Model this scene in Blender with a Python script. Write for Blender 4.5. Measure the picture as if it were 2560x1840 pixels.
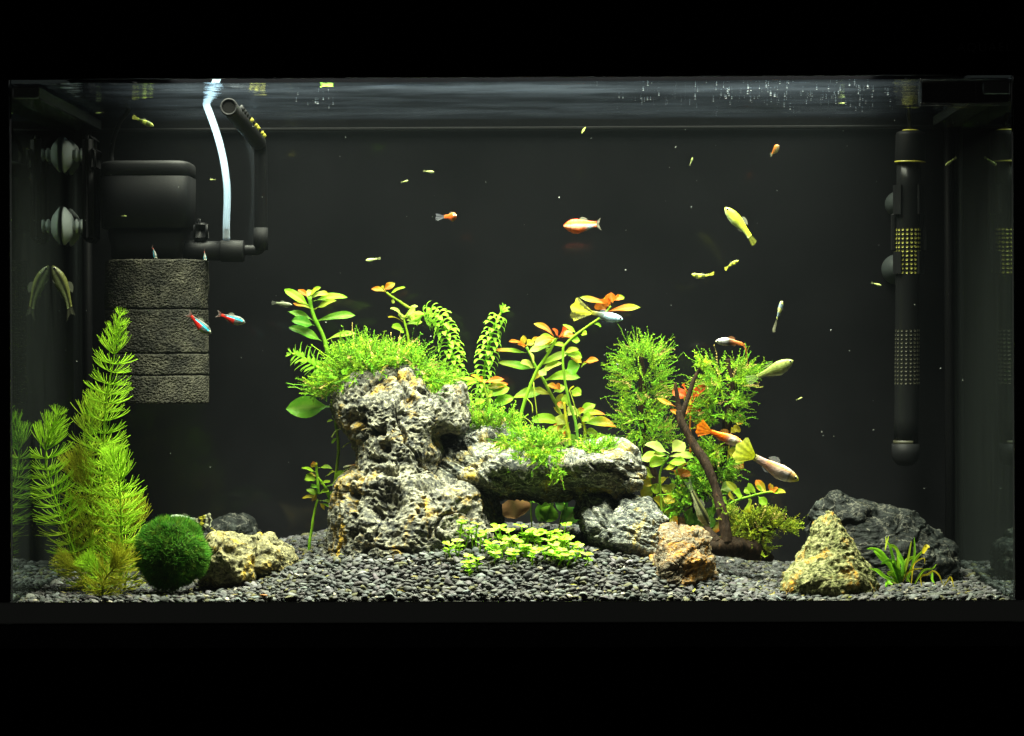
import bpy, math, random
import numpy as np
from mathutils import Vector, Matrix, Quaternion

random.seed(7)
RNG = np.random.default_rng(11)
SC = bpy.context.scene
COL = SC.collection
for _o in list(bpy.data.objects):
    bpy.data.objects.remove(_o)

# ------------------------------------------------------------------ camera
PX = 0.6 / 2500.0                      # metres per photo pixel on the inner face of the front pane (Y = 0)
CAM = np.array([0.030, -2.0, (1500 - 930) * PX])
AIM = np.array([0.0, 0.0, (1500 - 920) * PX])
FWD = (AIM - CAM) / np.linalg.norm(AIM - CAM)
_r0 = np.cross(FWD, [0, 0, 1]); _r0 /= np.linalg.norm(_r0)
_u0 = np.cross(_r0, FWD)
ROLL = math.radians(-0.20)
RIGHT = _r0 * math.cos(ROLL) + _u0 * math.sin(ROLL)
UP = np.cross(RIGHT, FWD)
FPX = np.linalg.norm(AIM - CAM) / PX

def P(px, py, Y):
    """point of the tank at depth Y seen at photo pixel px, py (used once, to lay the place out)"""
    d = FWD + (px - 1280) / FPX * RIGHT + (920 - py) / FPX * UP
    return CAM + d * ((Y - CAM[1]) / d[1])

def S(px, Y):
    """length of px photo pixels at depth Y in metres"""
    return px * PX * (2.0 + Y) / 2.0

cam = bpy.data.cameras.new('camera')
cam_o = bpy.data.objects.new('camera', cam)
COL.objects.link(cam_o)
cam.sensor_width = 36.0
cam.lens = 36.0 * FPX / 2560.0
cam.clip_start = 0.05
cam.clip_end = 50
M3 = Matrix(((RIGHT[0], UP[0], -FWD[0]), (RIGHT[1], UP[1], -FWD[1]), (RIGHT[2], UP[2], -FWD[2])))
cam_o.matrix_world = Matrix.Translation(Vector(CAM)) @ M3.to_4x4()
SC.camera = cam_o

# ------------------------------------------------------------------ world, lamp, exposure
w = bpy.data.worlds.new('World'); SC.world = w; w.use_nodes = True
w.node_tree.nodes['Background'].inputs[0].default_value = (1.0, 1.0, 0.95, 1)
w.node_tree.nodes['Background'].inputs[1].default_value = 0.016
SC.view_settings.view_transform = 'Standard'
SC.view_settings.look = 'None'
SC.view_settings.exposure = 0.0
SC.view_settings.gamma = 1.0
SC.render.film_transparent = False
SC.cycles.use_denoising = True
try: SC.cycles.denoiser = 'OPENIMAGEDENOISE'
except Exception: pass
SC.cycles.max_bounces = 6
SC.cycles.diffuse_bounces = 2
SC.cycles.glossy_bounces = 4
SC.cycles.transmission_bounces = 4
SC.cycles.transparent_max_bounces = 24
SC.cycles.volume_bounces = 0
SC.cycles.caustics_reflective = False
SC.cycles.caustics_refractive = False
SC.cycles.sample_clamp_indirect = 3.0

# tank inner box
XL = P(30, 850, 0)[0]; XR = P(2531, 850, 0)[0]
ZB = P(1280, 1501, 0)[2]; ZT = P(1280, 196, 0)[2]
DEP = 0.30
ZW = P(1280, 203, 0)[2]                # water level
LAMP_Z = ZW + 0.045

def area_lamp(name, x, y, z, sx, sy, power, col, spread):
    l = bpy.data.lights.new(name, 'AREA'); l.shape = 'RECTANGLE'
    l.size = sx; l.size_y = sy; l.energy = power; l.color = col; l.spread = math.radians(spread)
    o = bpy.data.objects.new(name, l); COL.objects.link(o)
    o.location = (x, y, z)
    return o
# the LED light bar in the hood (its housing is built below)
lamp_led = area_lamp('led_light', 0.0, 0.150, LAMP_Z, 0.47, 0.27, 6.2, (0.95, 1.0, 0.76), 100)
lamp_front = area_lamp('led_light_front', 0.0, 0.050, LAMP_Z, 0.44, 0.05, 4.2, (0.95, 1.0, 0.75), 110)

# ------------------------------------------------------------------ noise
_perm = np.random.default_rng(3).permutation(256)
_perm = np.concatenate([_perm, _perm, _perm])
_grad = np.array([[1,1,0],[-1,1,0],[1,-1,0],[-1,-1,0],[1,0,1],[-1,0,1],[1,0,-1],[-1,0,-1],[0,1,1],[0,-1,1],[0,1,-1],[0,-1,-1]], float)
def perlin(p):
    p = np.asarray(p, float); i = np.floor(p).astype(int); f = p - i; i &= 255
    u = f * f * f * (f * (f * 6 - 15) + 10)
    def g(dx, dy, dz):
        h = _perm[_perm[_perm[(i[:,0]+dx) & 255] + ((i[:,1]+dy) & 255)] + ((i[:,2]+dz) & 255)] % 12
        return np.einsum('ij,ij->i', _grad[h], f - np.array([dx,dy,dz]))
    def lerp(a, b, t): return a + (b - a) * t
    x00 = lerp(g(0,0,0), g(1,0,0), u[:,0]); x10 = lerp(g(0,1,0), g(1,1,0), u[:,0])
    x01 = lerp(g(0,0,1), g(1,0,1), u[:,0]); x11 = lerp(g(0,1,1), g(1,1,1), u[:,0])
    return lerp(lerp(x00, x10, u[:,1]), lerp(x01, x11, u[:,1]), u[:,2])
def fbm(p, o=4, l=2.0, g=0.5):
    s = 0; a = 1.0
    for k in range(o):
        s = s + a * perlin(p + k * 17.3); p = p * l; a *= g
    return s
def ridged(p, o=4, l=2.1, g=0.5):
    s = 0; a = 1.0
    for k in range(o):
        s = s + a * (1 - 2 * np.abs(perlin(p + k * 9.7))); p = p * l; a *= g
    return s
def worley(p):
    p = np.asarray(p, float); i = np.floor(p).astype(int); f = p - i
    F1 = np.full(len(p), 9.0); F2 = np.full(len(p), 9.0); idc = np.zeros(len(p), int)
    for dx in (-1,0,1):
        for dy in (-1,0,1):
            for dz in (-1,0,1):
                c = (i + [dx,dy,dz]) & 255
                h = _perm[_perm[_perm[c[:,0]] + c[:,1]] + c[:,2]]
                q = np.stack([_perm[h], _perm[h+57], _perm[h+131]], 1) / 255.0
                d = np.linalg.norm(q + [dx,dy,dz] - f, axis=1)
                m = d < F1
                F2 = np.where(m, F1, np.minimum(F2, d)); idc = np.where(m, h, idc); F1 = np.where(m, d, F1)
    return F1, F2, idc
def sstep(a, b, x):
    t = np.clip((x - a) / (b - a), 0, 1); return t * t * (3 - 2 * t)

# ------------------------------------------------------------------ mesh helpers
class MB:
    def __init__(s): s.V = []; s.F = []; s.C = []; s.n = 0
    def add(s, V, F, C=None):
        V = np.asarray(V, float).reshape(-1, 3)
        s.V.append(V)
        for f in (F if isinstance(F, list) and len(F) and isinstance(F[0], np.ndarray) and F[0].ndim == 2 else [np.asarray(F, int)]):
            if len(f): s.F.append(f + s.n)
        if C is None: C = np.ones((len(V), 3))
        C = np.asarray(C, float)
        if C.ndim == 1: C = np.tile(C, (len(V), 1))
        s.C.append(C); s.n += len(V)
        return s
    def mesh(s, name, mats, org=(0,0,0), smooth=True):
        me = bpy.data.meshes.new(name)
        V = np.concatenate(s.V) - np.asarray(org, float)
        me.vertices.add(len(V)); me.vertices.foreach_set('co', V.astype(np.float32).ravel())
        tot = sum(f.size for f in s.F); npoly = sum(len(f) for f in s.F)
        me.loops.add(tot); me.polygons.add(npoly)
        me.loops.foreach_set('vertex_index', np.concatenate([f.ravel() for f in s.F]).astype(np.int32))
        sizes = np.concatenate([np.full(len(f), f.shape[1]) for f in s.F])
        me.polygons.foreach_set('loop_start', np.concatenate([[0], np.cumsum(sizes)[:-1]]).astype(np.int32))
        me.polygons.foreach_set('use_smooth', np.full(npoly, bool(smooth)))
        me.update(calc_edges=True)
        ca = me.color_attributes.new('Col', 'FLOAT_COLOR', 'POINT')
        C = np.concatenate(s.C); ca.data.foreach_set('color', np.concatenate([C, np.ones((len(C),1))], 1).astype(np.float32).ravel())
        for m in (mats if isinstance(mats, (list, tuple)) else [mats]): me.materials.append(m)
        return me

ORG = {}
def tag(o, label=None, cat=None, group=None, kind=None):
    if label: o['label'] = label
    if cat: o['category'] = cat
    if group: o['group'] = group
    if kind: o['kind'] = kind
    return o
def thing(name, label, cat, loc, group=None):
    o = bpy.data.objects.new(name, None); COL.objects.link(o)
    o.empty_display_size = 0.01
    o.location = tuple(loc); ORG[o] = np.asarray(loc, float)
    return tag(o, label, cat, group)
def obj(name, mb, mat, parent=None, smooth=True, org=None):
    if parent is not None: base = ORG[parent]
    else: base = np.asarray(org if org is not None else (0,0,0), float)
    me = mb.mesh(name, mat, base, smooth)
    o = bpy.data.objects.new(name, me); COL.objects.link(o)
    if parent is not None: o.parent = parent
    else: o.location = tuple(base)
    ORG[o] = base
    return o
def inst(name, me, parent, M):
    """object sharing mesh me with world matrix M under parent (parents carry no rotation)"""
    o = bpy.data.objects.new(name, me); COL.objects.link(o)
    if parent is not None:
        o.parent = parent
        M = Matrix.Translation(-Vector(ORG[parent])) @ M
    o.matrix_local = M if parent is not None else M
    if parent is None: o.matrix_world = M
    ORG[o] = np.array(M.translation)
    return o

def nrm(v):
    v = np.asarray(v, float); n = np.linalg.norm(v, axis=-1, keepdims=True); return v / np.maximum(n, 1e-12)
def grid_faces(nu, nv, close_v=False):
    i = np.arange(nu - 1)[:, None]; j = np.arange(nv if close_v else nv - 1)[None, :]
    a = i * nv + j; b = i * nv + (j + 1) % nv
    return np.stack([a, b, b + nv, a + nv], -1).reshape(-1, 4)
def box(mb, c, s, C=None, bev=0.0):
    """box with chamfered edges: c centre, s full size"""
    c = np.asarray(c, float); h = np.asarray(s, float) / 2
    if bev <= 0:
        V = np.array([[x,y,z] for x in (-1,1) for y in (-1,1) for z in (-1,1)], float) * h + c
        F = np.array([[0,1,3,2],[4,6,7,5],[0,4,5,1],[2,3,7,6],[0,2,6,4],[1,5,7,3]])
        mb.add(V, F, C); return
    V = []; idx = {}
    for x in (-1,1):
        for y in (-1,1):
            for z in (-1,1):
                for a in range(3):
                    v = np.array([x,y,z], float) * (h - bev); v[a] = (x,y,z)[a] * h[a]
                    idx[(x,y,z,a)] = len(V); V.append(v + c)
    Q = []
    for a in range(3):
        b, d = (a+1)%3, (a+2)%3
        for sg in (-1,1):
            r = []
            for (p,q) in ((-1,-1),(1,-1),(1,1),(-1,1)):
                k = [0,0,0]; k[a]=sg; k[b]=p; k[d]=q; r.append(idx[(*k,a)])
            Q.append(r if sg>0 else r[::-1])
    for a in range(3):
        b, d = (a+1)%3, (a+2)%3
        for p in (-1,1):
            for q in (-1,1):
                k0=[0,0,0]; k1=[0,0,0]; k0[a]=-1; k1[a]=1
                k0[b]=k1[b]=p; k0[d]=k1[d]=q
                r=[idx[(*k0,b)],idx[(*k1,b)],idx[(*k1,d)],idx[(*k0,d)]]
                Q.append(r if p*q>0 else r[::-1])
    T = []
    for x in (-1,1):
        for y in (-1,1):
            for z in (-1,1):
                r=[idx[(x,y,z,0)],idx[(x,y,z,1)],idx[(x,y,z,2)]]
                T.append(r if x*y*z>0 else r[::-1])
    mb.add(np.array(V), [np.array(Q), np.array(T)], C)
def frames(pts):
    pts = np.asarray(pts, float); n = len(pts)
    t = nrm(np.gradient(pts, axis=0))
    ref = np.array([0,0,1.0]) if abs(t[0][2]) < 0.9 else np.array([0,1.0,0])
    a = nrm(np.cross(t[0], ref)); A = [a]
    for k in range(1, n):
        a = a - t[k] * np.dot(a, t[k]); a = nrm(a); A.append(a)
    A = np.array(A); B = np.cross(t, A)
    return t, A, B
def tube(mb, pts, r, nseg=10, C=None, caps=True, sq=None):
    pts = np.asarray(pts, float); n = len(pts)
    r = np.full(n, r) if np.isscalar(r) else np.asarray(r, float)
    t, A, B = frames(pts)
    th = np.linspace(0, 2*np.pi, nseg, endpoint=False)
    ring = A[:,None,:]*np.cos(th)[None,:,None] + B[:,None,:]*np.sin(th)[None,:,None]
    V = (pts[:,None,:] + ring * r[:,None,None]).reshape(-1,3)
    F = [grid_faces(n, nseg, True)]
    if caps:
        F.append(np.arange(nseg)[None,::-1]); F.append(((n-1)*nseg + np.arange(nseg))[None,:])
    if C is not None and np.ndim(C) == 2 and len(C) == n: C = np.repeat(C, nseg, 0)
    mb.add(V, F, C)
def spline(pts, n):
    """Catmull-Rom through pts, n samples"""
    p = np.asarray(pts, float)
    if len(p) == 2: return p[0] + (p[1]-p[0]) * np.linspace(0,1,n)[:,None]
    q = np.vstack([2*p[0]-p[1], p, 2*p[-1]-p[-2]])
    d = np.concatenate([[0], np.cumsum(np.linalg.norm(np.diff(p, axis=0), axis=1))]); s = np.linspace(0, d[-1], n)
    k = np.clip(np.searchsorted(d, s, 'right')-1, 0, len(p)-2)
    t = ((s - d[k]) / np.maximum(d[k+1]-d[k], 1e-9))[:,None]
    a,b,c,e = q[k], q[k+1], q[k+2], q[k+3]
    return 0.5*((2*b)+(-a+c)*t+(2*a-5*b+4*c-e)*t*t+(-a+3*b-3*c+e)*t**3)
def lathe(mb, prof, c, axis='z', nseg=28, C=None):
    """prof: list of (radius, height); closed at both ends when radius is 0"""
    prof = np.asarray(prof, float); th = np.linspace(0, 2*np.pi, nseg, endpoint=False)
    x = prof[:,0,None]*np.cos(th); y = prof[:,0,None]*np.sin(th); z = np.repeat(prof[:,1,None], nseg, 1)
    V = np.stack([x,y,z], -1)
    if axis == 'x': V = V[..., [2,0,1]]
    if axis == 'y': V = V[..., [1,2,0]]
    mb.add(V.reshape(-1,3) + np.asarray(c), grid_faces(len(prof), nseg, True), C)
def path(pp, n=None):
    q = [P(*a) for a in pp]
    return spline(q, n or (len(q)*5))
# ------------------------------------------------------------------ materials
MAT = {}
class NT:
    def __init__(s, name):
        s.m = bpy.data.materials.new(name); s.m.use_nodes = True; s.t = s.m.node_tree; s.t.nodes.clear()
        s.out = s.n('ShaderNodeOutputMaterial'); MAT[name] = s.m
    def n(s, t, **kw):
        nd = s.t.nodes.new(t)
        for k, v in kw.items():
            if k in nd.inputs: s.i(nd, k, v)
            else: setattr(nd, k, v)
        return nd
    def i(s, nd, k, v):
        if isinstance(v, bpy.types.NodeSocket): s.t.links.new(v, nd.inputs[k])
        else: nd.inputs[k].default_value = v
        return s
    def noise(s, scale, detail=4, rough=0.6, dist=0.0, vec=None):
        nd = s.n('ShaderNodeTexNoise'); s.i(nd,'Scale',scale); s.i(nd,'Detail',detail); s.i(nd,'Roughness',rough); s.i(nd,'Distortion',dist)
        s.t.links.new(vec if vec is not None else s.co(), nd.inputs['Vector']); return nd.outputs['Fac']
    def co(s):
        if not hasattr(s, '_co'): s._co = s.n('ShaderNodeTexCoord').outputs['Object']
        return s._co
    def vor(s, scale, feat='F1', vec=None):
        nd = s.n('ShaderNodeTexVoronoi', feature=feat); s.i(nd,'Scale',scale); s.t.links.new(vec if vec is not None else s.co(), nd.inputs['Vector']); return nd.outputs['Distance']
    def ramp(s, fac, stops):
        nd = s.n('ShaderNodeValToRGB'); s.t.links.new(fac, nd.inputs[0]); e = nd.color_ramp.elements
        while len(e) < len(stops): e.new(0.5)
        for k, (p, c) in enumerate(stops):
            e[k].position = p; e[k].color = (*c, 1) if len(c) == 3 else c
        return nd.outputs['Color']
    def mix(s, f, a, b, mode='MIX'):
        nd = s.n('ShaderNodeMix', data_type='RGBA', blend_type=mode); 
        for k, v in ((0,f),(6,a),(7,b)):
            if isinstance(v, bpy.types.NodeSocket): s.t.links.new(v, nd.inputs[k])
            elif k == 0: nd.inputs[0].default_value = v
            else: nd.inputs[k].default_value = (*v, 1)
        return nd.outputs[2]
    def math(s, op, a, b=0.0):
        nd = s.n('ShaderNodeMath', operation=op)
        for k, v in ((0,a),(1,b)):
            if isinstance(v, bpy.types.NodeSocket): s.t.links.new(v, nd.inputs[k])
            else: nd.inputs[k].default_value = v
        return nd.outputs[0]
    def bump(s, h, strength=0.5, dist=0.001):
        nd = s.n('ShaderNodeBump'); s.i(nd,'Strength',strength); s.i(nd,'Distance',dist); s.t.links.new(h, nd.inputs['Height']); return nd.outputs[0]
    def attr(s, name='Col'):
        return s.n('ShaderNodeVertexColor', layer_name=name).outputs[0]
    def done(s, sh): s.t.links.new(sh, s.out.inputs[0]); return s.m
    def prin(s, **kw):
        nd = s.n('ShaderNodeBsdfPrincipled')
        for k, v in kw.items():
            k = k.replace('_', ' ')
            if isinstance(v, tuple) and len(v) == 3: v = (*v, 1)
            s.i(nd, k, v)
        return nd.outputs[0]
    def mixs(s, f, a, b):
        nd = s.n('ShaderNodeMixShader')
        s.i(nd, 0, f); s.t.links.new(a, nd.inputs[1]); s.t.links.new(b, nd.inputs[2]); return nd.outputs[0]

def simple(name, col, rough=0.5, spec=0.4, **kw):
    t = NT(name); return t.done(t.prin(Base_Color=col, Roughness=rough, Specular_IOR_Level=spec, **kw))

# --- leaves, stems, moss: pigment from the plant's own colours, light passing through the blade
def leafy(name, trans, rough, spec, var=0.25, vein=False):
    t = NT(name); c = t.attr()
    nz = t.noise(260, 3, 0.6)
    c2 = t.mix(t.ramp(nz, [(0.3,(0,0,0)),(0.75,(var,var,var))]), c, (0.62,0.70,0.12))
    wear = t.ramp(t.noise(130,5,0.7,0.4),[(0.62,(0,0,0)),(0.72,(0.55,0.55,0.55))])
    c2 = t.mix(wear, c2, (0.16,0.13,0.02))
    p = t.prin(Base_Color=c2, Roughness=rough, Specular_IOR_Level=spec, Normal=t.bump(t.noise(420,3,0.6),0.35,0.0006))
    tr = t.n('ShaderNodeBsdfTranslucent'); t.t.links.new(c2, tr.inputs[0])
    return t.done(t.mixs(trans, p, tr.outputs[0]))
leafy('leaf', 0.52, 0.35, 0.07, 0.10)
leafy('stem', 0.25, 0.4, 0.07, 0.12)
leafy('moss', 0.35, 0.6, 0.04, 0.10)
leafy('needle', 0.45, 0.5, 0.04, 0.12)

# --- fish
t = NT('fish_skin'); c = t.attr()
sc = t.vor(1100)
edge = t.vor(1100,'DISTANCE_TO_EDGE')
c = t.mix(t.ramp(edge,[(0.0,(0.30,0.30,0.30)),(0.12,(0,0,0))]), c, (0.05,0.05,0.035))
c = t.mix(t.ramp(t.noise(160,3,0.6),[(0.45,(0,0,0)),(0.75,(0.14,0.14,0.14))]), c, (0.10,0.11,0.08))
t.done(t.prin(Base_Color=c, Roughness=0.32, Specular_IOR_Level=0.15, Metallic=0.08, Normal=t.bump(sc,0.25,0.0004)))
t = NT('fin'); c = t.attr()
p = t.prin(Base_Color=c, Roughness=0.5, Specular_IOR_Level=0.06)
tr = t.n('ShaderNodeBsdfTranslucent'); t.t.links.new(c, tr.inputs[0])
tp = t.n('ShaderNodeBsdfTransparent')
rays = t.ramp(t.noise(500,2,0.5), [(0.35,(0.1,0.1,0.1)),(0.7,(0.45,0.45,0.45))])
t.done(t.mixs(rays, t.mixs(0.45, p, tr.outputs[0]), tp.outputs[0]))
t = NT('fin_clear'); c = t.attr()
p = t.prin(Base_Color=c, Roughness=0.5, Specular_IOR_Level=0.06)
tr = t.n('ShaderNodeBsdfTranslucent'); t.t.links.new(c, tr.inputs[0])
tp = t.n('ShaderNodeBsdfTransparent')
t.done(t.mixs(0.72, t.mixs(0.5, p, tr.outputs[0]), tp.outputs[0]))
t = NT('fish_eye'); t.done(t.prin(Base_Color=t.attr(), Roughness=0.1, Specular_IOR_Level=0.8))

# --- stones
def rock(name, dark, mid, light, ochre, oc_amt, sc=1.0, bumpd=0.0012, rough=0.8, veins=0.0, band=None, la=0.8):
    t = NT(name); co = t.co()
    if band:
        mp = t.n('ShaderNodeMapping'); t.i(mp,'Rotation',band[0]); t.i(mp,'Scale',band[1]); t.t.links.new(co, mp.inputs[0]); cv = mp.outputs[0]
    else: cv = co
    n1 = t.noise(55*sc, 8, 0.68, 0.6, cv)
    base = t.ramp(n1, [(0.32,dark),(0.46,mid),(0.56,mid),(0.68,light)])
    n2 = t.noise(240*sc, 5, 0.7, 0.3, cv)
    base = t.mix(t.ramp(n2,[(0.46,(0,0,0)),(0.60,(la,la,la))]), base, light)
    n3 = t.noise(330*sc, 4, 0.7)
    base = t.mix(t.ramp(n3,[(0.50,(0,0,0)),(0.62,(0.9,0.9,0.9))]), base, dark)
    n4 = t.noise(38*sc, 5, 0.7, 0.8)
    n5 = t.noise(300*sc, 3, 0.7)
    oc = t.math('MULTIPLY', t.ramp(n4,[(0.62-oc_amt,(0,0,0)),(0.70-oc_amt*0.6,(1,1,1))]), t.ramp(n5,[(0.38,(0.1,0.1,0.1)),(0.58,(1,1,1))]))
    base = t.mix(oc, base, ochre)
    if veins > 0:
        v = t.noise(60*sc, 6, 0.6, 1.5, cv)
        vv = t.ramp(v,[(0.485,(0,0,0)),(0.5,(1,1,1)),(0.515,(0,0,0))])
        base = t.mix(t.math('MULTIPLY', vv, veins), base, (0.62,0.60,0.48))
    h = t.math('ADD', t.math('MULTIPLY', n1, 1.6), t.math('ADD', n2, t.math('MULTIPLY', n3, 0.6)))
    return t.done(t.prin(Base_Color=base, Roughness=rough, Specular_IOR_Level=0.05, Normal=t.bump(h,0.9,bumpd)))
rock('stone_pitted', (0.013,0.015,0.018), (0.075,0.075,0.064), (0.245,0.235,0.17), (0.36,0.23,0.025), 0.07, 1.0, 0.0020)
rock('stone_slate', (0.014,0.017,0.020), (0.050,0.055,0.053), (0.165,0.175,0.145), (0.44,0.34,0.08), 0.045, 0.9, 0.0014, 0.7, 0.55, ((0.3,0.5,0.2),(1,1,2.6)))
rock('stone_slab', (0.014,0.017,0.019), (0.050,0.054,0.050), (0.15,0.15,0.108), (0.26,0.19,0.025), 0.09, 0.9, 0.0015, 0.7, 0.6, ((0.2,0.15,0.1),(1,1,2.2)))
rock('stone_ochre', (0.022,0.016,0.014), (0.085,0.058,0.030), (0.15,0.145,0.11), (0.30,0.14,0.015), 0.145, 1.1, 0.0014, 0.8, 0.2, ((0,0.9,0.2),(1,1,2)))
rock('stone_conglomerate', (0.016,0.020,0.006), (0.10,0.108,0.040), (0.27,0.26,0.13), (0.36,0.18,0.02), 0.085, 1.4, 0.0018)
rock('stone_dark', (0.0025,0.003,0.0032), (0.006,0.0072,0.0072), (0.045,0.052,0.046), (0.10,0.09,0.03), 0.0, 0.8, 0.0012, 0.6, 0.12, None, 0.18)
rock('stone_yellow', (0.024,0.022,0.015), (0.11,0.105,0.06), (0.27,0.25,0.12), (0.36,0.24,0.025), 0.09, 1.3, 0.0014)

# --- driftwood
t = NT('wood'); mp = t.n('ShaderNodeMapping'); t.i(mp,'Scale',(3,3,0.6)); t.t.links.new(t.co(), mp.inputs[0])
n1 = t.noise(110,6,0.7,0.6,mp.outputs[0])
t.done(t.prin(Base_Color=t.ramp(n1,[(0.3,(0.005,0.004,0.0025)),(0.58,(0.020,0.012,0.007)),(0.8,(0.08,0.040,0.017))]), Roughness=0.7, Specular_IOR_Level=0.05, Normal=t.bump(n1,1.0,0.002)))

# --- gravel
t = NT('pebble'); c = t.attr(); oi = t.n('ShaderNodeObjectInfo')
vary = t.ramp(oi.outputs['Random'], [(0,(0.75,0.75,0.75)),(1,(1.25,1.25,1.25))])
c = t.mix(1.0, c, vary, 'MULTIPLY')
n1 = t.noise(420,4,0.65)
c = t.mix(t.ramp(n1,[(0.45,(0,0,0)),(0.8,(0.35,0.35,0.35))]), c, (0.12,0.121,0.112))
t.done(t.prin(Base_Color=c, Roughness=0.55, Specular_IOR_Level=0.07, Normal=t.bump(n1,0.5,0.0006)))
t = NT('gravel_fines'); t.done(t.prin(Base_Color=t.ramp(t.noise(300,4,0.7),[(0.3,(0.008,0.008,0.008)),(0.7,(0.05,0.05,0.048))]), Roughness=0.9))

# --- equipment
def plastic(name, col, rough, bd=0.0002):
    t = NT(name); n1 = t.noise(600,3,0.6); n2 = t.noise(45,4,0.6)
    c = t.mix(t.ramp(n2,[(0.4,(0,0,0)),(0.8,(0.35,0.35,0.35))]), col, tuple(min(1,x*1.8+0.001) for x in col))
    return t.done(t.prin(Base_Color=c, Roughness=rough, Specular_IOR_Level=0.10, Normal=t.bump(n1,0.3,bd)))
plastic('plastic_black', (0.0035,0.0037,0.0045), 0.5)
plastic('plastic_grey', (0.0060,0.0062,0.0070), 0.55)
plastic('rubber_cup', (0.42,0.47,0.46), 0.55)
plastic('rubber_dark', (0.030,0.036,0.036), 0.55)
simple('trim_black', (0.006,0.006,0.007), 0.55, 0.25)
simple('trim_matte', (0.0015,0.0015,0.0016), 0.9, 0.05)
simple('rim_glow', (0.26,0.27,0.25), 0.8, 0.05)  # glow reflected just below the glass, put into the trim's pale colour
simple('lettering', (0.02,0.02,0.021), 0.6, 0.2)
simple('accent_yellow', (0.55,0.50,0.07), 0.35)
t = NT('sponge'); n1 = t.vor(700); n2 = t.noise(60,4,0.6)
t.done(t.prin(Base_Color=t.mix(t.ramp(n2,[(0.4,(0,0,0)),(0.7,(0.9,0.9,0.9))]),(0.022,0.022,0.019),(0.070,0.067,0.050)), Roughness=0.85, Specular_IOR_Level=0.04, Normal=t.bump(n1,0.8,0.0008)))
t = NT('tube_clear'); p = t.prin(Base_Color=(0.74,0.84,0.94), Roughness=0.2, Specular_IOR_Level=0.2)
tr = t.n('ShaderNodeBsdfTranslucent'); tr.inputs[0].default_value = (0.66,0.82,1.0,1)
tp = t.n('ShaderNodeBsdfTransparent'); tp.inputs[0].default_value = (0.85,0.92,1.0,1)
lw = t.n('ShaderNodeLayerWeight'); lw.inputs[0].default_value = 0.35
edge = t.ramp(lw.outputs['Facing'], [(0.0,(0.42,0.42,0.42)),(0.75,(0.95,0.95,0.95))])
t.done(t.mixs(edge, tp.outputs[0], t.mixs(0.55, p, tr.outputs[0])))
t = NT('heater_glass'); t.done(t.prin(Base_Color=(0.008,0.0085,0.009), Roughness=0.25, Specular_IOR_Level=0.12))
t = NT('led'); e = t.n('ShaderNodeEmission'); e.inputs[0].default_value=(0.94,1,0.97,1); e.inputs[1].default_value=3.0; t.done(e.outputs[0])
t = NT('case_clear'); tp = t.n('ShaderNodeBsdfTransparent'); g = t.n('ShaderNodeBsdfGlossy'); g.inputs['Roughness'].default_value=0.08
fr = t.n('ShaderNodeFresnel'); fr.inputs[0].default_value=1.45
df = t.n('ShaderNodeBsdfDiffuse'); df.inputs[0].default_value=(0.05,0.06,0.06,1)
t.done(t.mixs(fr.outputs[0], t.mixs(0.25, tp.outputs[0], df.outputs[0]), g.outputs[0]))

# --- glass: one thin sheet each, Fresnel share mirrored and the rest passing straight on
def pane(name, ior, rough, film, streak=False, tint=(1,1,1)):
    t = NT(name); tp = t.n('ShaderNodeBsdfTransparent'); tp.inputs[0].default_value=(*tint,1)
    g = t.n('ShaderNodeBsdfGlossy'); g.inputs['Roughness'].default_value=rough
    g.inputs[0].default_value=(0.38,0.45,0.44,1) if streak else (0.9,0.9,0.9,1)
    fr = t.n('ShaderNodeFresnel'); fr.inputs[0].default_value=ior
    sh = t.mixs(fr.outputs[0], tp.outputs[0], g.outputs[0])
    if film > 0:
        df = t.n('ShaderNodeBsdfDiffuse'); df.inputs[0].default_value=(0.30,0.36,0.34,1)
        mp = t.n('ShaderNodeMapping'); t.i(mp,'Scale',(1,12,0.5)); t.t.links.new(t.co(), mp.inputs[0])
        a = t.ramp(t.noise(45,6,0.7,0.1,mp.outputs[0]),[(0.3,(0.35,0.35,0.35)),(0.75,(1,1,1))])
        sh = t.mixs(t.math('MULTIPLY', a, film), sh, df.outputs[0])
    return t.done(sh)
pane('front_glass', 1.45, 0.0, 0.0)
pane('side_glass', 0.752, 0.03, 0.03, True)
t = NT('brace_glass'); tp = t.n('ShaderNodeBsdfTransparent'); tp.inputs[0].default_value=(0.75,0.85,0.80,1)
g = t.n('ShaderNodeBsdfGlossy'); g.inputs['Roughness'].default_value=0.12; g.inputs[0].default_value=(0.7,0.8,0.76,1)
df = t.n('ShaderNodeBsdfDiffuse'); df.inputs[0].default_value=(0.16,0.19,0.18,1)
fr = t.n('ShaderNodeFresnel'); fr.inputs[0].default_value=1.5
t.done(t.mixs(fr.outputs[0], t.mixs(0.45, tp.outputs[0], df.outputs[0]), g.outputs[0]))
# black foil behind the back pane
t = NT('back_foil'); n1 = t.noise(16,5,0.6); n2 = t.noise(260,3,0.7)
t.done(t.prin(Base_Color=t.mix(t.ramp(n1,[(0.3,(0,0,0)),(0.7,(1,1,1))]),(0.0040,0.0041,0.0047),(0.0066,0.0067,0.0076)), Roughness=0.06, Specular_IOR_Level=0.14))
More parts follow.
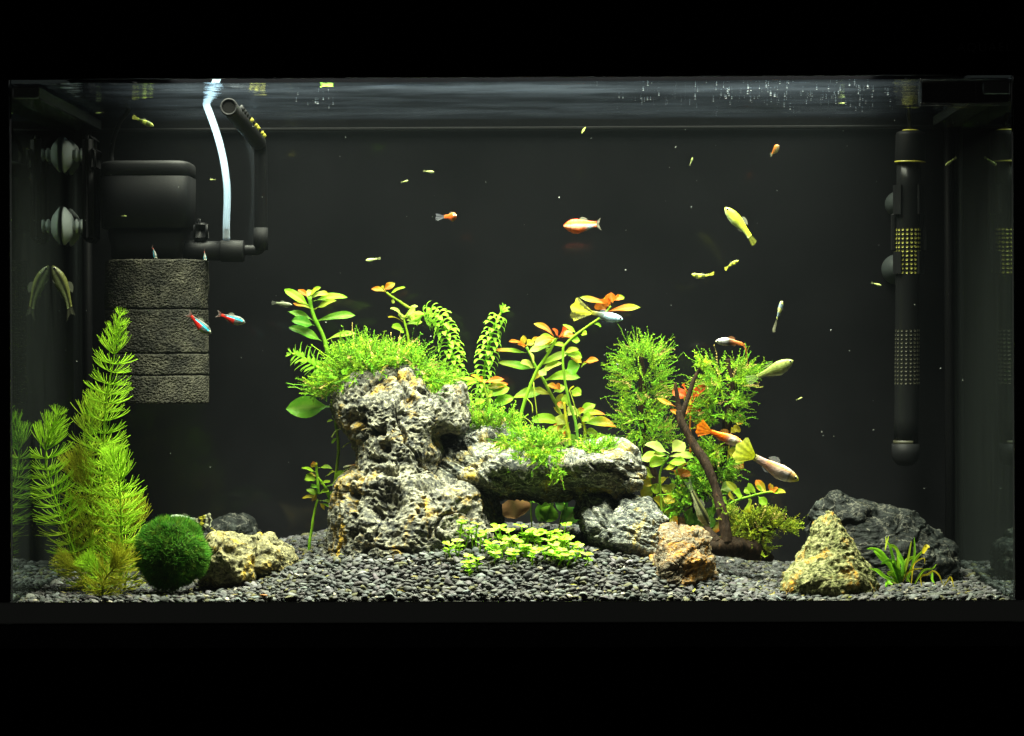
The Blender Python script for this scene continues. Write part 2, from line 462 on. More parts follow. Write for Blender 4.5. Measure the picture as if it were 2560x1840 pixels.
# water surface: mirror at the flat angles seen from below, open to the lamp above
t = NT('water_surface'); tp = t.n('ShaderNodeBsdfTransparent')
mp = t.n('ShaderNodeMapping'); t.i(mp,'Scale',(0.5,1.0,1)); t.t.links.new(t.co(), mp.inputs[0])
hh = t.math('ADD', t.noise(38,5,0.55,0.4,mp.outputs[0]), t.math('MULTIPLY', t.noise(150,3,0.6,0.3,mp.outputs[0]), 0.25))
bm = t.bump(hh,0.13,0.006)
g = t.n('ShaderNodeBsdfGlossy'); g.inputs['Roughness'].default_value=0.05; g.inputs[0].default_value=(0.80,0.88,1.0,1); t.t.links.new(bm, g.inputs['Normal'])
fr = t.n('ShaderNodeFresnel'); fr.inputs[0].default_value=1.33
tl = t.n('ShaderNodeBsdfTranslucent'); tl.inputs[0].default_value=(0.5,0.62,0.85,1)
film = t.ramp(t.noise(30,6,0.6,0.3,mp.outputs[0]),[(0.35,(0.0012,0.0012,0.0012)),(0.7,(0.0055,0.0055,0.0055))])
t.done(t.mixs(film, t.mixs(fr.outputs[0], tp.outputs[0], g.outputs[0]), tl.outputs[0]))
simple('bubble', (0.20,0.22,0.24), 0.3, 0.4)
simple('speck', (0.30,0.32,0.30), 0.6, 0.05)

# the water itself: faintly cloudy
t = NT('water_body'); v = t.n('ShaderNodeVolumeScatter'); v.inputs['Color'].default_value=(0.72,0.90,1.0,1); v.inputs['Density'].default_value=0.0095; v.inputs['Anisotropy'].default_value=0.3
t.t.links.new(v.outputs[0], t.out.inputs['Volume'])
# ------------------------------------------------------------------ tank, hood, stand, water
T = 0.005
tank = thing('aquarium', 'rectangular glass aquarium with black rim and black backing, lit from above', 'aquarium', (0,0,ZB-0.03))
def part_box(name, x0,x1,y0,y1,z0,z1, mat, parent, bev=0.0, smooth=False):
    m = MB(); box(m, ((x0+x1)/2,(y0+y1)/2,(z0+z1)/2), (x1-x0,y1-y0,z1-z0), None, bev)
    return obj(name, m, MAT[mat], parent, smooth)
ZLOW = ZB - 0.030
def sheet(name, quad, mat, parent, kind=None):
    m = MB(); m.add(np.array(quad), np.array([[0,1,2,3]])); return obj(name, m, MAT[mat], parent, False)
part_box('front_pane', XL-T, XR+T, -T, 0, ZLOW, ZT+0.02, 'front_glass', tank)
part_box('side_pane', XL-T, XL, 0.0005, DEP, ZLOW, ZT+0.02, 'side_glass', tank)
part_box('side_pane', XR, XR+T, 0.0005, DEP, ZLOW, ZT+0.02, 'side_glass', tank)
part_box('back_panel', XL-T, XR+T, DEP+0.0005, DEP+T, ZLOW, ZT+0.05, 'back_foil', tank)
part_box('bottom_pane', XL-T, XR+T, -T, DEP+T, ZLOW-T, ZLOW-0.0002, 'trim_black', tank)
# silicone beads in the back corners
for xs in (XL+0.003, XR-0.003):
    m = MB(); tube(m, np.array([[xs,DEP-0.0025,ZLOW],[xs,DEP-0.0025,ZW+0.01]]), 0.0035, 8); obj('silicone_bead', m, MAT['plastic_grey'], tank)
m = MB(); box(m, ((XL+XR)/2, DEP-0.002, ZW-0.0065),(XR-XL-0.012,0.003,0.0022), None, 0.0006); obj('waterline_strip', m, MAT['plastic_grey'], tank, False)  # added strip standing in for the dark line at the back waterline
# glass braces along the side panes
for xa, s in ((XL,1),(XR,-1)):
    m = MB(); box(m, (xa+s*0.0085, 0.137, ZW-0.0052), (0.0165, 0.268, 0.0075), None, 0.0007); obj('brace', m, MAT['brace_glass'], tank, False)
# rim: base trim and side trim in front of the pane
yf = -T-0.0005
part_box('base_trim', XL-0.012, XR+0.012, yf-0.006, yf, ZB-0.0125, ZB, 'rim_glow', tank, 0.0008)
part_box('base_trim', XL-0.012, XR+0.012, yf-0.006, yf, ZB-0.029, ZB-0.0130, 'trim_black', tank, 0.0008)
part_box('side_trim', XL-0.012, XL, yf-0.004, yf, ZB+0.0002, ZT+0.006, 'trim_black', tank, 0.0006)
part_box('side_trim', XR, XR+0.012, yf-0.004, yf, ZB+0.0002, ZT+0.006, 'trim_black', tank, 0.0006)

hood = thing('aquarium_hood', 'black lamp hood across the top of the aquarium with faint lettering', 'hood', (0,0.15,ZT))
zt_l = P(30,204,0)[2]; zt_r = P(2531,188,0)[2]
m = MB()   # front panel follows the slightly uneven lower lip
V=[]; 
for yy in (yf-0.008, yf-0.002):
    V += [[XL-0.05,yy,ZT-0.0002],[XR+0.05,yy,ZT-0.0002],[XR+0.05,yy,ZT+0.075],[XL-0.05,yy,ZT+0.075]]
m.add(np.array(V), np.array([[0,1,2,3],[7,6,5,4],[0,4,5,1],[3,2,6,7],[0,3,7,4],[1,5,6,2]])); obj('front_panel', m, MAT['trim_matte'], hood, False)
part_box('top_panel', XL-0.05, XR+0.05, yf-0.002, DEP+0.03, ZT+0.068, ZT+0.075, 'trim_matte', hood)
part_box('back_side', XL-0.05, XR+0.05, DEP+0.021, DEP+0.03, ZT-0.01, ZT+0.068, 'trim_matte', hood)
part_box('end_panel', XL-0.05, XL-0.043, yf-0.002, DEP+0.021, ZT, ZT+0.068, 'trim_matte', hood)
part_box('end_panel', XR+0.043, XR+0.05, yf-0.002, DEP+0.021, ZT, ZT+0.068, 'trim_matte', hood)
hs = part_box('lamp_housing', -0.275, 0.275, 0.012, 0.288, LAMP_Z+0.004, LAMP_Z+0.02, 'plastic_black', hood)
for k in range(6):
    part_box('led_strip', -0.265, 0.265, 0.037+0.044*k, 0.043+0.044*k, LAMP_Z+0.0015, LAMP_Z+0.0037, 'led', hood)
for l_ in (lamp_led, lamp_front):
    l_.parent = hood; l_.location = Vector(l_.location) - Vector(hood.location)
# raised lettering on the hood front, black on black
fc = bpy.data.curves.new('lettering','FONT'); fc.body = 'AQUAEL'; fc.size = S(30,0); fc.extrude = 0.0002; fc.space_character = 1.25
fo = bpy.data.objects.new('lettering_source', fc); COL.objects.link(fo)
dg = bpy.context.evaluated_depsgraph_get(); me = bpy.data.meshes.new_from_object(fo.evaluated_get(dg)); bpy.data.objects.remove(fo)
me.materials.clear(); me.materials.append(MAT['lettering'])
lo = bpy.data.objects.new('lettering', me); COL.objects.link(lo); lo.parent = hood
pl = P(2393,128,yf-0.0083); lo.location = Vector(pl) - Vector(hood.location); lo.rotation_euler = (math.pi/2,0,0)

stand = thing('aquarium_stand', 'black cabinet stand under the aquarium with a thin seam line', 'cabinet', (0,0.15,ZB-0.35))
zs = P(1280,1623,yf-0.0065)[2]
part_box('top_board', XL-0.05, XR+0.05, yf-0.0065, DEP+0.03, zs+0.0004, ZLOW-T-0.0004, 'trim_matte', stand, 0.0006)
part_box('door', XL-0.05, XR+0.05, yf-0.0065, DEP+0.03, zs-0.30, zs-0.0004, 'trim_matte', stand, 0.0006)

# water: one sheet with slight ripples, mirror seen from below
nx, ny = 160, 80
gx, gy = np.meshgrid(np.linspace(XL+0.0003,XR-0.0003,nx), np.linspace(0.0004,DEP-0.0003,ny), indexing='ij')
pp = np.stack([gx.ravel()*22, gy.ravel()*34, np.zeros(gx.size)],1)
gz = ZW + 0.00045*fbm(pp,3)
m = MB(); m.add(np.stack([gx.ravel(),gy.ravel(),gz],1), grid_faces(nx,ny)[:, ::1])
wa = obj('water', m, MAT['water_surface']); tag(wa, kind='structure')
# make sure the sheet's normals point up
if wa.data.polygons[0].normal.z < 0: wa.data.flip_normals()

m = MB(); box(m, ((XL+XR)/2, DEP/2, (ZLOW+ZW)/2-0.0006), (XR-XL-0.0006, DEP-0.0010, ZW-ZLOW-0.0016)); wb = obj('water_body', m, MAT['water_body'], wa, False)

# ------------------------------------------------------------------ gravel
def ground(x, y):
    x = np.asarray(x, float); y = np.asarray(y, float)
    c = P(1235,1400,0.08)[0]
    mound = 0.0270*np.exp(-((x-c)/0.132)**4) * sstep(-0.014,0.080,y)
    lft = 0.012*np.exp(-((x-P(640,1400,0.2)[0])/0.07)**2)*sstep(0.03,0.22,y)
    flat = 0.005*sstep(0.05,0.28,y)
    n = 0.0016*perlin(np.stack([x.ravel()*18, y.ravel()*18, np.full(x.size,4.2)],1)).reshape(x.shape)
    return ZB + 0.0005 + mound + lft + flat + n
nx, ny = 120, 60
gx, gy = np.meshgrid(np.linspace(XL+0.0005,XR-0.0005,nx), np.linspace(0.0008,DEP-0.0008,ny), indexing='ij')
m = MB(); m.add(np.stack([gx.ravel(),gy.ravel(),ground(gx,gy).ravel()-0.0035],1), grid_faces(nx,ny))
bed = obj('gravel_bed', m, MAT['gravel_fines']); tag(bed, kind='structure')

import bmesh
def ico(sub):
    b = bmesh.new(); bmesh.ops.create_icosphere(b, subdivisions=sub, radius=1.0)
    V = np.array([v.co[:] for v in b.verts]); F = np.array([[v.index for v in f.verts] for f in b.faces]); b.free(); return V, F
ICO = {1: ico(1), 2: ico(2), 3: ico(3), 4: ico(4)}
def pebble_shape(rg):
    V, F = ICO[2]; V = V.copy()
    for k in range(9):          # broken faces
        n = nrm(rg.normal(size=3)); h = rg.uniform(0.42,0.80); d = V@n - h
        V -= np.maximum(d,0)[:,None]*n*1.0
    V *= np.array([1.0, rg.uniform(0.65,0.9), rg.uniform(0.4,0.62)])
    return V, F
PEB = [pebble_shape(np.random.default_rng(k)) for k in range(14)]
def peb_col(n, rg):
    b = rg.choice([0.030,0.046,0.064,0.086,0.14], size=n, p=[.2,.28,.27,.17,.08])
    c = b[:,None]*np.array([0.97,1.0,0.99]) * (1+rg.normal(0,0.05,(n,3)))
    w = rg.random(n) < 0.012; c[w] = np.array([0.34,0.31,0.24])
    w = rg.random(n) < 0.09; c[w] = np.array([0.075,0.074,0.036])
    return np.clip(c,0.01,1)
rg = np.random.default_rng(5)
pit = 0.0037
pos = []
for layer in range(2):
    xs = np.arange(XL+0.0025, XR-0.002, pit); ys = np.arange(0.0030, (DEP-0.002 if layer==0 else 0.13), pit*0.92)
    X, Y = np.meshgrid(xs, ys, indexing='ij'); X = X + rg.uniform(-.5,.5,X.shape)*pit*0.9; Y = Y + rg.uniform(-.5,.5,Y.shape)*pit*0.9
    Y = np.maximum(Y, 0.0022)
    Z = ground(X,Y) - 0.0010 - 0.0026*layer + rg.uniform(-.0007,.0009,X.shape)
    pos.append(np.stack([X.ravel(),Y.ravel(),Z.ravel()],1))
for layer in range(5):       # the column of gravel pressed against the front glass
    xs = np.arange(XL+0.0025, XR-0.002, pit*0.9); X = xs + rg.uniform(-.5,.5,xs.shape)*pit; Y = np.full(xs.shape, 0.0032) + rg.uniform(0,.0012,xs.shape)
    Z = ground(X,Y) - 0.0022*(layer+1) + rg.uniform(-.0006,.0006,X.shape); ok = Z > ZB-0.006
    pos.append(np.stack([X,Y,Z],1)[ok])
pos = np.concatenate(pos)
pos[:,0] = np.clip(pos[:,0], XL+0.0035, XR-0.0035); pos[:,1] = np.clip(pos[:,1], 0.0032, DEP-0.0035)
# fewer stones far back where the stones and plants hide them
keep = (pos[:,1] < 0.2) | (rg.random(len(pos)) < 0.8); pos = pos[keep]
n = len(pos); size = 0.0014+0.0028*rg.random(n)**1.5+0.0006*(rg.random(n)<.06); 
yaw = rg.uniform(0,2*np.pi,n); tilt = rg.normal(0,0.33,(n,2)); cols = peb_col(n, rg); kind = rg.integers(0,len(PEB),n)
def rotm(yaw,tx,ty):
    cz,sz=np.cos(yaw),np.sin(yaw); cx,sx=np.cos(tx),np.sin(tx); cy,sy=np.cos(ty),np.sin(ty)
    Rz=np.array([[cz,-sz,0],[sz,cz,0],[0,0,1]]); Rx=np.array([[1,0,0],[0,cx,-sx],[0,sx,cx]]); Ry=np.array([[cy,0,sy],[0,1,0],[-sy,0,cy]])
    return Rx@Ry@Rz
order = np.argsort(pos[:,1] - 0.6*(pos[:,2]-ZB) + (pos[:,2] < ground(pos[:,0],pos[:,1])-0.0025)*1.0)
near = set(order[:300].tolist())
LOW = {}
for k in range(len(PEB)):   # light version for the mass of the bed
    rgk = np.random.default_rng(k); V, F = ICO[1]; V = V.copy()
    for q in range(7):
        nn = nrm(rgk.normal(size=3)); h = rgk.uniform(0.55,0.85); d = V@nn-h; V -= np.maximum(d,0)[:,None]*nn*0.9
    LOW[k] = (V*np.array([1.0, rgk.uniform(0.65,0.9), rgk.uniform(0.4,0.62)])*1.08, F)
PM = {}
for k in range(len(PEB)):
    for q in range(3):
        m = MB(); m.add(PEB[k][0], PEB[k][1], peb_col(1, np.random.default_rng(100+k*3+q))[0]); PM[(k,q)] = m.mesh('pebble', MAT['pebble'])
mass = MB(); VV=[];FF=[];CC=[];off=0
for i in range(n):
    R = rotm(yaw[i],tilt[i,0],tilt[i,1])
    if i in near:
        M = Matrix(R*size[i]).to_4x4(); M.translation = Vector(pos[i]); inst('pebble', PM[(kind[i], i%3)], bed, M)
    else:
        V, F = PEB[kind[i]] if pos[i,1] < 0.125 else LOW[kind[i]]
        VV.append(V@R.T*size[i]+pos[i]); FF.append(F+off); CC.append(np.tile(cols[i],(len(V),1))); off += len(V)
mass.add(np.concatenate(VV), np.concatenate(FF), np.concatenate(CC))
po = obj('pebbles', mass, MAT['pebble'], bed); po['kind'] = 'stuff'
# the few pebbles that stand out
def odd_pebble(px,py,Y,s,col,label,flat=0.6):
    c = P(px,py,Y); V,F = PEB[int(px)%14]; V = V*np.array([1,0.8,flat])
    m = MB(); m.add(V*S(s,Y)+c, F, col); o = obj('pebble', m, MAT['pebble'], None, True, c); tag(o,label,'pebble')
odd_pebble(659,1489,0.004,11,(0.50,0.22,0.07),'orange pebble among the dark gravel at the front glass right of the moss ball',0.9)
odd_pebble(2342,1487,0.010,38,(0.06,0.065,0.055),'large flat dark olive stone at the front glass below the grass tuft',0.35)
odd_pebble(741,1437,0.05,9,(0.42,0.40,0.30),'pale cream pebble on the gravel below the yellow stone',0.9)

# leaf crumbs and mulm on the gravel
rg=np.random.default_rng(19); VV=[];FF=[];CC=[]
for k in range(170):
    x=rg.uniform(XL+.02,XR-.02); y=rg.uniform(.006,.16); z_=float(ground(np.array([x]),np.array([y]))[0])+.0012; L=rg.uniform(.0008,.0032); a=rg.uniform(0,6.28); w_=L*rg.uniform(.15,.4)
    d=np.array([math.cos(a),math.sin(a),rg.normal(0,.25)]); s_=np.array([-math.sin(a),math.cos(a),rg.normal(0,.3)]); c=np.array([x,y,z_])
    VV.append(np.array([c-d*L,c-s_*w_,c+d*L,c+s_*w_,c+[0,0,.0004]])); FF.append(np.array([[0,1,4],[1,2,4],[2,3,4],[3,0,4]])+k*5); CC.append(np.tile([(.10,.07,.02),(.16,.16,.03),(.05,.04,.02),(.22,.18,.07)][rg.integers(4)],(5,1)))
m=MB(); m.add(np.concatenate(VV),np.concatenate(FF),np.concatenate(CC)); o=obj('plant_crumbs',m,MAT['stem']); tag(o,'tiny brown and olive plant crumbs scattered on the gravel','debris',kind='stuff')
# ------------------------------------------------------------------ stones
def loft(axis, rows, zy, sc, org, yf, yb, nr, ns, ex=0.8, cap=0.35, front=True):
    """rows: (t, a, b) traced outline; axis 'z' -> t=row, a..b = left..right; axis 'x' -> t=column, a..b = top..bottom.
    yf, yb: depth of front and back, scalars or one value per row. Returns grid of points (nr, ns, 3)."""
    r = np.array([q[:3] for q in rows], float)
    t = r[:,0]; a = r[:,1]; b = r[:,2]
    f = np.broadcast_to(np.asarray(yf,float), t.shape); k = np.broadcast_to(np.asarray(yb,float), t.shape)
    nc = max(6, nr//14)
    tt = np.linspace(t[0], t[-1], nr)
    def ip(v):
        u = np.interp(tt, t, v); ker = np.array([1,2,3,2,1.])/9
        return np.convolve(np.pad(u,2,mode='edge'), ker, 'valid')
    a, b, f, k = ip(a), ip(b), ip(f), ip(k)
    # rounded ends: shrink the first and last rings inwards
    ends = np.sin(np.linspace(0, np.pi/2, nc))
    A = np.concatenate([np.full(nc,a[0]), a, np.full(nc,a[-1])]); B = np.concatenate([np.full(nc,b[0]), b, np.full(nc,b[-1])])
    Fd = np.concatenate([np.full(nc,f[0]), f, np.full(nc,f[-1])]); K = np.concatenate([np.full(nc,k[0]), k, np.full(nc,k[-1])])
    sg = np.concatenate([ends, np.ones(nr), ends[::-1]])
    wd = abs(b[0]-a[0])*0.5*cap*0.5; wd2 = abs(b[-1]-a[-1])*0.5*cap*0.5; dirn = np.sign(t[-1]-t[0])
    TT = np.concatenate([t[0]-dirn*wd*np.cos(np.linspace(0,np.pi/2,nc)), tt, t[-1]+dirn*wd2*np.cos(np.linspace(np.pi/2,0,nc))])
    th = np.linspace(0, 2*np.pi, ns, endpoint=False)
    if front: th = np.interp(np.linspace(0,1,ns,endpoint=False), [0,.39,.78,1], [-.12*np.pi, .5*np.pi, 1.12*np.pi, 1.88*np.pi])
    cu = np.sign(np.cos(th))*np.abs(np.cos(th))**ex; su = np.sign(np.sin(th))*np.abs(np.sin(th))**ex
    G = np.zeros((len(TT), ns, 3))
    for i in range(len(TT)):
        yc = (Fd[i]+K[i])/2; hd = (K[i]-Fd[i])/2*sg[i]; mid = (A[i]+B[i])/2; hw = (B[i]-A[i])/2*sg[i]
        if axis == 'z':
            c = P(org[0]+sc*mid, org[1]+sc*TT[i], yc); h = S(sc*hw, yc)
            G[i,:,0] = c[0]+h*cu; G[i,:,1] = c[1]-hd*su; G[i,:,2] = c[2]
        else:
            c = P(org[0]+sc*TT[i], org[1]+sc*mid, yc); h = S(sc*hw, yc)
            G[i,:,0] = c[0]; G[i,:,1] = c[1]-hd*su; G[i,:,2] = c[2]+h*cu
    return G
def grid_normals(G):
    du = np.gradient(G, axis=0); dv = np.roll(G,-1,1)-np.roll(G,1,1)
    n = np.cross(dv, du); n = nrm(n)
    c = G.mean((0,1)); s = np.sign(np.sum(n*(G-c)))   # outward
    return n*s
def facet(G, seed, k, lo=0.75, hi=0.97, amt=0.85, only=None):
    """flatten the body against random planes: broken stone faces"""
    rg = np.random.default_rng(seed); V = G.reshape(-1,3).copy(); lo0, hi0 = V.min(0), V.max(0)
    for q in range(k):
        n = nrm(rg.normal(size=3)*np.array([1,1,0.9]))
        s = V@n; h = np.quantile(s, rg.uniform(lo,hi)); d = np.maximum(s-h,0); V = V - d[:,None]*n*amt
    l1, h1 = V.min(0), V.max(0); V = lo0 + (V-l1)*(hi0-lo0)/(h1-l1)      # keep the traced extent
    return V.reshape(G.shape)
def stone(name, label, G, disp, mat, seed=0):
    N = grid_normals(G).reshape(-1,3); V = G.reshape(-1,3)
    V2 = V + N*disp(V, N)[:,None]
    nr, ns = G.shape[:2]
    F = grid_faces(nr, ns, True)
    A0,A1,A2 = V2[F[:,0]],V2[F[:,1]],V2[F[:,2]]; flip = np.sum((A0-V2.mean(0))*np.cross(A1-A0,A2-A0)) < 0
    m = MB(); top = nr*ns
    m.add(np.vstack([V2, V2[:ns].mean(0), V2[-ns:].mean(0)]), [F,
        np.array([[i, (i+1)%ns, top] for i in range(ns)]), np.array([[(nr-1)*ns+(i+1)%ns, (nr-1)*ns+i, top+1] for i in range(ns)])])
    if flip: m.F = [f[:,::-1] for f in m.F]
    c = V2.mean(0).copy(); c[2] = V2[:,2].min()
    o = obj(name, m, MAT[mat], None, True, c)
    tag(o, label, 'stone', 'stones of the aquascape'); return o

def layers(R, th, amp, f=26, seed=0.0, warp=1.1):
    """split-stone ledges: each layer stands out by its own amount and breaks off along its length"""
    q = R[:,2]/th + warp*perlin(R*20+seed) + 0.25*perlin(R*90+seed); L = np.floor(q)
    a = perlin(np.stack([R[:,0]*f, L*5.37+seed, R[:,1]*f],1)); b = perlin(np.stack([R[:,0]*f*3, L*3.11+seed+4, R[:,1]*f*3],1))
    fr_ = q-L; edge = np.minimum(fr_,1-fr_)
    return amp*(a*1.5+0.45*b) - amp*0.35*sstep(0.10,0.0,edge)
# tall pitted pillar stone ----------------------------------------------------
Z3 = (0.2883, (730,930))
rows = [(38,800,1090),(62,500,1130),(100,440,1200),(140,415,1460),(200,398,1478),(300,398,1492),(400,422,1525),(450,440,1530),(500,470,1490),(560,545,1410),(640,580,1368),
 (700,615,1320),(760,622,1240),(850,610,1235),(890,540,1265),(940,450,1360),(1000,422,1580),(1050,415,1715),(1150,392,1740),(1250,372,1765),(1330,365,1795),(1400,352,1820),(1480,342,1830),(1640,325,1840)]
fr = np.interp([r[0] for r in rows],[38,300,500,760,950,1200,1640],[0.132,0.110,0.104,0.098,0.088,0.074,0.064])
bk = np.interp([r[0] for r in rows],[38,300,760,1200,1640],[0.19,0.215,0.20,0.225,0.23])
G = loft('z', rows, None, Z3[0], Z3[1], fr, bk, 350, 430, 0.85)
def d_pillar(V, N):
    w1 = V + 0.004*np.stack([perlin(V*70), perlin(V*70+31), perlin(V*70+77)],1) + 0.0012*np.stack([perlin(V*260), perlin(V*260+31), perlin(V*260+77)],1)
    d = 0.0030*fbm(V*24+3, 2) + 0.0012*ridged(w1*95,3) + 0.0022*ridged(w1*np.array([30,30,24])+40,2)
    msk = sstep(-.25,.25,perlin(V*34+5))
    F1,F2,_ = worley(w1*np.array([150,150,120])); d -= 0.0024*sstep(0.38,0.27,F1)*(.25+.75*msk)                       # pits
    F1,F2,_ = worley(w1*280+3); d -= 0.0013*sstep(0.42,0.25,F1)
    F1,F2,_ = worley(w1*np.array([70,70,58])+9); d -= 0.0045*sstep(0.34,0.24,F1)*sstep(.05,.3,perlin(V*26+15))   # larger holes
    cr = np.abs(perlin(w1*np.array([30,30,20])+14)); d -= 0.0065*sstep(0.045,0.0,cr)   # deep cracks
    d += 0.0007*ridged(V*330,2)
    def dent(px,py,r,a):
        c = P(px,py,0.12); return -a*np.exp(-(((V[:,0]-c[0])/S(r[0],.12))**2+((V[:,2]-c[2])/S(r[1],.12))**2)**1.2)
    z = lambda x,y: (730+.2883*x, 930+.2883*y)
    d += dent(*z(1225,120),(20,22),0.010)+dent(*z(880,1130),(30,40),0.010)+dent(*z(760,1200),(16,22),0.008)+dent(*z(1300,560),(30,34),0.007)
    for (x,y,rx,ry,a) in ((750,520,22,9,.008),(830,660,14,16,.009),(780,760,20,9,.008),(880,870,26,9,.007),(560,1060,14,14,.007),(1250,1000,40,10,.008),(1350,620,22,26,.008)):
        d += dent(*z(x,y),(rx,ry),a)
    return d
stone('pillar_stone', 'tall pitted grey stone with narrow waist and moss on top', G, d_pillar, 'stone_pitted')

# slab on top of the cave -----------------------------------------------------
Z6 = (0.2945, (1100,1040))
rows = [(5,470,515),(60,420,535),(150,345,555),(250,305,580),(350,292,600),(450,290,606),(560,330,622),(700,355,648),(850,380,672),(950,380,682),(1050,340,678),(1150,300,670),(1250,285,662),(1400,270,656),(1500,270,652),(1570,310,650),(1620,430,645),(1680,520,640),(1695,560,610)]
G = loft('x', rows, None, Z6[0], Z6[1], np.interp([r[0] for r in rows],[5,400,900,1400,1695],[0.125,0.100,0.088,0.088,0.11]), np.interp([r[0] for r in rows],[5,400,1300,1695],[0.17,0.215,0.215,0.17]), 280, 300, 0.6)
# lean: the underside recedes, the lower front edge sits higher than the keel behind it
c = G.mean((0,1)); G[...,2] += 0.10*np.maximum(0.14-G[...,1],0)*np.clip((c[2]-G[...,2])/0.02,0,1)*2.2
G = facet(G, 21, 9, 0.84, 0.98, 0.85)
def d_slab(V, N):
    R = V@np.array([[0.93,0,0.36],[0,1,0],[-0.36,0,0.93]])
    st = R*np.array([26,40,120]); d = 0.0022*fbm(V*24+2,3)+0.0024*ridged(st,4)-0.001
    d += layers(R,0.0085,0.0042)
    F1,F2,_ = worley(V*np.array([45,45,80])+4); d += 0.0022*(F2-F1)
    return d + 0.0009*ridged(V*240,2)
stone('slab_stone', 'flat grey slab stone bridging the cave, moss growing on its top', G, d_slab, 'stone_slab')

rows = [(-20,210,420),(60,140,430),(140,115,430),(200,98,410),(320,92,400),(450,98,400),(560,108,400),(630,130,400),(655,190,400)]
G = loft('x', rows, None, Z6[0], Z6[1], 0.150, 0.22, 150, 180, 0.7); G = facet(G, 4, 14, 0.75, 0.96, 0.9)
stone('block_stone', 'dark grey block stone wedged between pillar stone and slab', G, d_slab, 'stone_slate')

rows = [(684,1225,1420),(700,1195,1560),(730,1180,1750),(800,1178,1832),(870,1183,1900),(920,1190,1912),(1000,1205,1905),(1080,1220,1890),(1200,1220,1890)]
G = loft('z', rows, None, Z6[0], Z6[1], [0.115,.108,.10,.09,.085,.082,.078,.075,.07], [0.15,.16,.17,.18,.18,.18,.18,.18,.18], 190, 240, 0.78); G = facet(G, 9, 9, 0.84, 0.97, 0.8)
def d_sup(V, N):
    R = V@np.array([[0.80,0,0.60],[0,1,0],[-0.60,0,0.80]])
    d = 0.0022*fbm(V*26+8,3)+0.0022*ridged(R*np.array([40,40,150]),4)-0.001
    d += layers(R,0.0100,0.0040,24,7.0,.7)
    w=(V[:,0]-P(1540,1260,.1)[0])*0.9+(V[:,2]-P(1540,1260,.1)[2])*-0.45; d -= 0.007*np.exp(-(w/0.0025)**2)*(V[:,2]>P(1540,1330,.1)[2])
    return d+0.0010*ridged(V*250,2)
stone('support_stone', 'grey layered stone holding up the right end of the slab', G, d_sup, 'stone_slate')

# small ochre stone in the foreground -------------------------------------------
Z7 = (0.3926, (1600,820))
rows = [(1298,200,300),(1312,170,375),(1335,152,402),(1360,142,412),(1400,120,425),(1450,103,437),(1500,85,446),(1560,76,452),(1650,70,455)]
G = loft('z', rows, None, Z7[0], Z7[1], [.075,.066,.06,.055,.05,.045,.04,.036,.033],[.10,.105,.11,.112,.115,.115,.115,.115,.115],170,190,0.8); G = facet(G, 12, 12, 0.82,0.97,0.85)
def d_och(V,N):
    R = V@np.array([[0.75,0,-0.66],[0,1,0],[0.66,0,0.75]])
    return layers(R,0.009,0.0030,34,11.0)+0.0018*fbm(V*38+1,3)+0.0016*ridged(R*np.array([55,60,130]),4)+0.001*ridged(V*270,2)
stone('ochre_stone', 'small rusty ochre stone on the gravel below the driftwood', G, d_och, 'stone_ochre')

# right pair -------------------------------------------------------------------
Z9 = (0.291, (1900,1180))
rows = [(348,560,615),(370,535,660),(430,492,702),(500,462,732),(600,420,782),(700,372,850),(780,312,900),(850,240,930),(900,205,950),(960,198,965),(1030,200,968),(1120,200,968)]
G = loft('z', rows, None, Z9[0], Z9[1], np.linspace(.075,.025,12), np.linspace(.10,.125,12), 190, 220, 0.9); G = facet(G, 31, 7, .86,.98,.7)
def d_con(V,N):
    w1 = V+0.004*np.stack([perlin(V*80),perlin(V*80+5),perlin(V*80+9)],1)
    F1,F2,_ = worley(w1*110); G1,G2,_ = worley(w1*210+7)
    d = 0.0025*fbm(V*30+6,3)+0.0016*sstep(0.75,0.1,F1)-0.0008+0.0011*sstep(.7,.1,G1)
    low = sstep(P(2000,1390,.05)[2], P(2000,1450,.05)[2], V[:,2]); d += low*0.0020*ridged(w1*85+3,2)
    return d + 0.0008*ridged(V*280,2)
stone('conglomerate_stone', 'pointed mustard and green conglomerate stone at the right', G, d_con, 'stone_conglomerate')

rows = [(235,560,615),(262,530,662),(300,452,730),(325,438,900),(345,430,1010),(380,426,1150),(440,425,1225),(500,425,1255),(560,415,1300),(600,412,1400),(660,420,1530),(760,420,1592),(840,420,1628),(900,420,1640),(1000,420,1645)]
G = loft('z', rows, None, Z9[0], Z9[1], np.linspace(.165,.125,15), np.linspace(.20,.25,15), 190, 240, 0.8); G = facet(G, 44, 8, .88,.98,.9)
def d_dark(V,N): return layers(V@np.array([[0.95,0,-0.3],[0,1,0],[0.3,0,0.95]]),0.013,0.0036,16,3.0)+0.0020*fbm(V*20+2,3)+0.0024*ridged(V*np.array([36,36,60]),4)+0.0008*ridged(V*220,2)
stone('dark_stone', 'large blackish stone behind the pointed conglomerate stone and grass tuft', G, d_dark, 'stone_dark')

